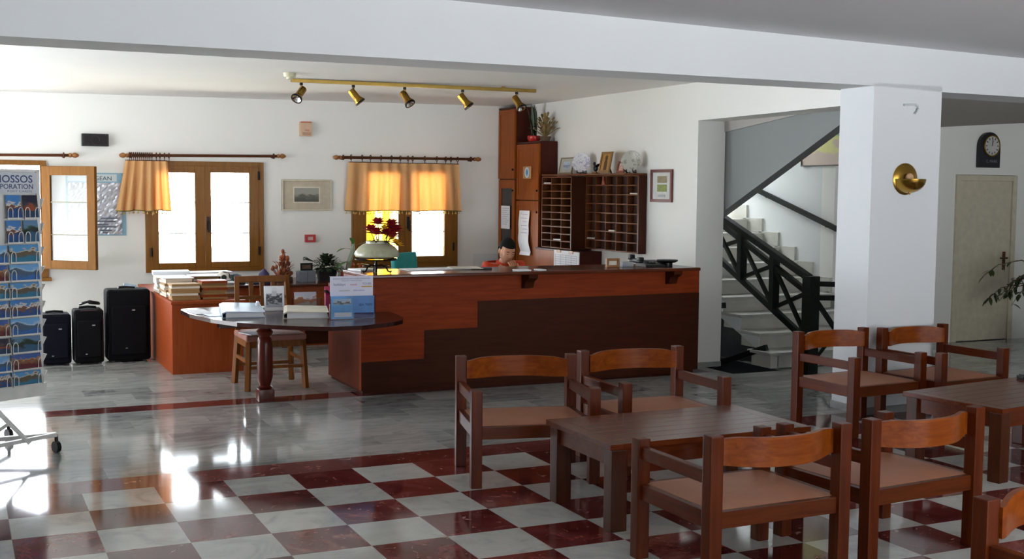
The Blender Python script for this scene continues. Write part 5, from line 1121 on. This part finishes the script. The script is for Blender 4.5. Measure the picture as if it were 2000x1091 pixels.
# ------------------------------------------------------------------ lounge chairs and coffee tables
W2, D2, ZA, ZB = .357, .29, .578, .702
def make_chair(label):
    r = thing('lounge_armchair', label, 'chair', group='wooden lounge armchairs')
    for sx in (-1, 1):
        b = MB(); b.box((sx*W2, -D2, ZA/2), (.066, .066, ZA), .006); b.build('leg', CH, r)
        b = MB(); b.box((sx*W2, D2, ZB/2), (.066, .066, ZB), .006); b.build('leg', CH, r)
        b = MB(); b.box((sx*W2, 0, .512), (.036, 2*D2-.064, .06), .005); b.build('armrest', CHY, r)
        b = MB(); b.box((sx*W2, 0, .325), (.034, 2*D2-.064, .075), .004); b.build('seat_rail', CHY, r)
    for y in (-D2, D2):
        b = MB(); b.box((0, y, .325), (2*W2-.064, .034, .075), .004); b.build('seat_rail', CHX, r)
    # padded seat, slightly domed
    t = bmesh.new(); n = 12; w_, d_ = W2-.018, D2-.018
    g = [[t.verts.new((-w_+2*w_*i/n, -d_+2*d_*k/n, .364+.022*(1-(abs(2*i/n-1))**4)*(1-(abs(2*k/n-1))**4))) for i in range(n+1)] for k in range(n+1)]
    for k in range(n):
        for i in range(n): t.faces.new([g[k][i], g[k][i+1], g[k+1][i+1], g[k+1][i]])
    ex = bmesh.ops.extrude_face_region(t, geom=t.faces[:]); 
    for v in [e for e in ex['geom'] if isinstance(e, bmesh.types.BMVert)]: v.co.z = .335
    bmesh.ops.recalc_face_normals(t, faces=t.faces[:])
    b = MB(); b.add(t); b.build('seat', PINK, r, smooth=True)
    # bowed back band between the rear posts: flat ends, curved to the rear
    t = bmesh.new(); n = 26; rows = []
    for i in range(n+1):
        u = i/n*2-1; x = u*(W2-.03); k = max(0, 1-abs(u)/.97); bow = .112*math.sin(min(1, k*1.12)*PI/2)**1.15
        yc = D2-.032+bow; top = .672+.014*math.sin(min(1, k*3)*PI/2); bot = .562-.006*math.sin(min(1, k*2)*PI/2); th = .013
        rows.append([t.verts.new((x, yc-th, bot)), t.verts.new((x, yc+th, bot)), t.verts.new((x, yc+th, top)), t.verts.new((x, yc-th, top))])
    for A, B in zip(rows, rows[1:]):
        for k in range(4): t.faces.new([A[k], A[(k+1) % 4], B[(k+1) % 4], B[k]])
    t.faces.new(rows[0]); t.faces.new(rows[-1][::-1]); bmesh.ops.recalc_face_normals(t, faces=t.faces[:])
    b = MB(); b.add(t); b.build('backrest', CHB, r, smooth=True)
    return r
ch0 = make_chair('wooden armchair with peach seat facing the camera at the left end of the left table')
SPOTS = [(2.537, -.55, R(-13.6), None, 1), (3.448, -.549, R(-1.9), 'wooden armchair facing the camera, second from the left behind the left table', 1),
         (2.68, -2.559, R(181), 'wooden armchair with its curved back to the camera in front of the left table', 1),
         (3.566, -2.506, R(184.6), 'wooden armchair with its back to the camera between the two coffee tables', 1),
         (5.49, -.16, R(4), 'wooden armchair directly in front of the pillar', 1.0), (6.235, -.24, R(4), 'wooden armchair just right of the pillar behind the right table', 1.01),
         (2.975, -4.375, R(3), 'wooden armchair cut off by the lower right corner of the photo', 1)]
for i, (x, y, a, lab, s_) in enumerate(SPOTS):
    o = ch0 if i == 0 else copy_tree(ch0)
    o.location = (x, y, 0); o.rotation_euler.z = a; o.scale = (.935 if i in (4, 5) else 1, 1, s_)
    if lab: o['label'] = lab
def make_table(label):
    r = thing('coffee_table', label, 'table', group='low wooden coffee tables'); L, Wd, H = 1.27, .735, .462
    b = MB(); n = 7
    for i in range(n):
        y0 = -Wd/2+.0+Wd*i/n; b.bx(-L/2+.08, L/2-.08, y0+.0012, y0+Wd/n-.0012, H-.028, H, .0015)
    b.bx(-L/2, -L/2+.079, -Wd/2, Wd/2, H-.030, H, .003); b.bx(L/2-.079, L/2, -Wd/2, Wd/2, H-.030, H, .003); b.bx(-L/2+.02, L/2-.02, -Wd/2+.01, Wd/2-.01, H-.034, H-.026)
    b.build('table_top', TT, r)
    for sx in (-1, 1):
        for sy_ in (-1, 1):
            b = MB(); b.box((sx*(L/2-.065), sy_*(Wd/2-.06), (H-.034)/2), (.092, .085, H-.034), .006); b.build('leg', TTL, r)
    for sx in (-1, 1):
        b = MB(); b.bx(sx*(L/2-.05)-.012, sx*(L/2-.05)+.012, -Wd/2+.1, Wd/2-.1, H-.125, H-.034); b.build('apron', TT, r)
        b = MB(); b.bx(-L/2+.11, L/2-.11, sx*(Wd/2-.045)-.012, sx*(Wd/2-.045)+.012, H-.125, H-.034); b.build('apron', TT, r)
    return r
t0 = make_table('low wooden coffee table between the facing armchairs on the left'); t0.location = (3.008, -1.525, 0)
t1 = copy_tree(t0); t1.location = (5.636, -1.47, 0); t1.rotation_euler.z = R(7.8); t1['label'] = 'low wooden coffee table at the right edge in front of the pillar chairs'
b = MB(); b.bx(-.05, .05, -.03, .03, 0, .022, .004); b.bx(-.04, .04, -.02, .02, .022, .03, .002)
tag(b.build('ashtray', BLK, loc=(6.16, -1.10, .463)), 'small dark ashtray at the back edge of the right coffee table', 'ashtray')

# ------------------------------------------------------------------ ficus at the right edge
fi = thing('potted_ficus', 'green ficus tree whose drooping branches enter at the right edge', 'plant', (10.46, 2.45, 0))
b = MB(); b.lathe([(0, 0), (.15, 0), (.20, .28), (.21, .30), (.19, .30), (.18, .27), (0, .27)], 20); b.build('pot', TERRA, fi, smooth=True)
b = MB(); b.lathe([(0, .272), (.18, .272), (0, .285)], 16); b.build('soil', SOIL, fi)
b = MB(); b.tube([(0, 0, .27), (-.02, .01, .6), (.0, 0, .95)], [.02, .017, .012], 8); tips = []
for i in range(16):
    a = R(100+160*i/15)+random.uniform(-.2, .2); h = random.uniform(.55, .95); L = random.uniform(.35, .75)
    c, s_ = math.cos(a), math.sin(a); pts = [(0, 0, h), (c*L*.4, s_*L*.4, h+.12), (c*L*.75, s_*L*.75, h+.06), (c*L, s_*L, h-.10)]
    b.tube(pts, [.008, .006, .004, .002], 5); tips.append(pts)
b.build('trunk', BARK, fi, smooth=True)
b = MB()
for pts in tips:
    for k in range(13):
        q = random.uniform(.25, 1.0)*3; i = min(2, int(q)); f_ = q-i; p = Vector(pts[i]).lerp(Vector(pts[i+1]), f_)
        d_ = Vector((random.uniform(-1, .6), random.uniform(-1, 1), random.uniform(-.9, .2))); b.leaf(p, d_, random.uniform(.07, .11), .042, .35)
b.build('foliage', FICUS, fi)
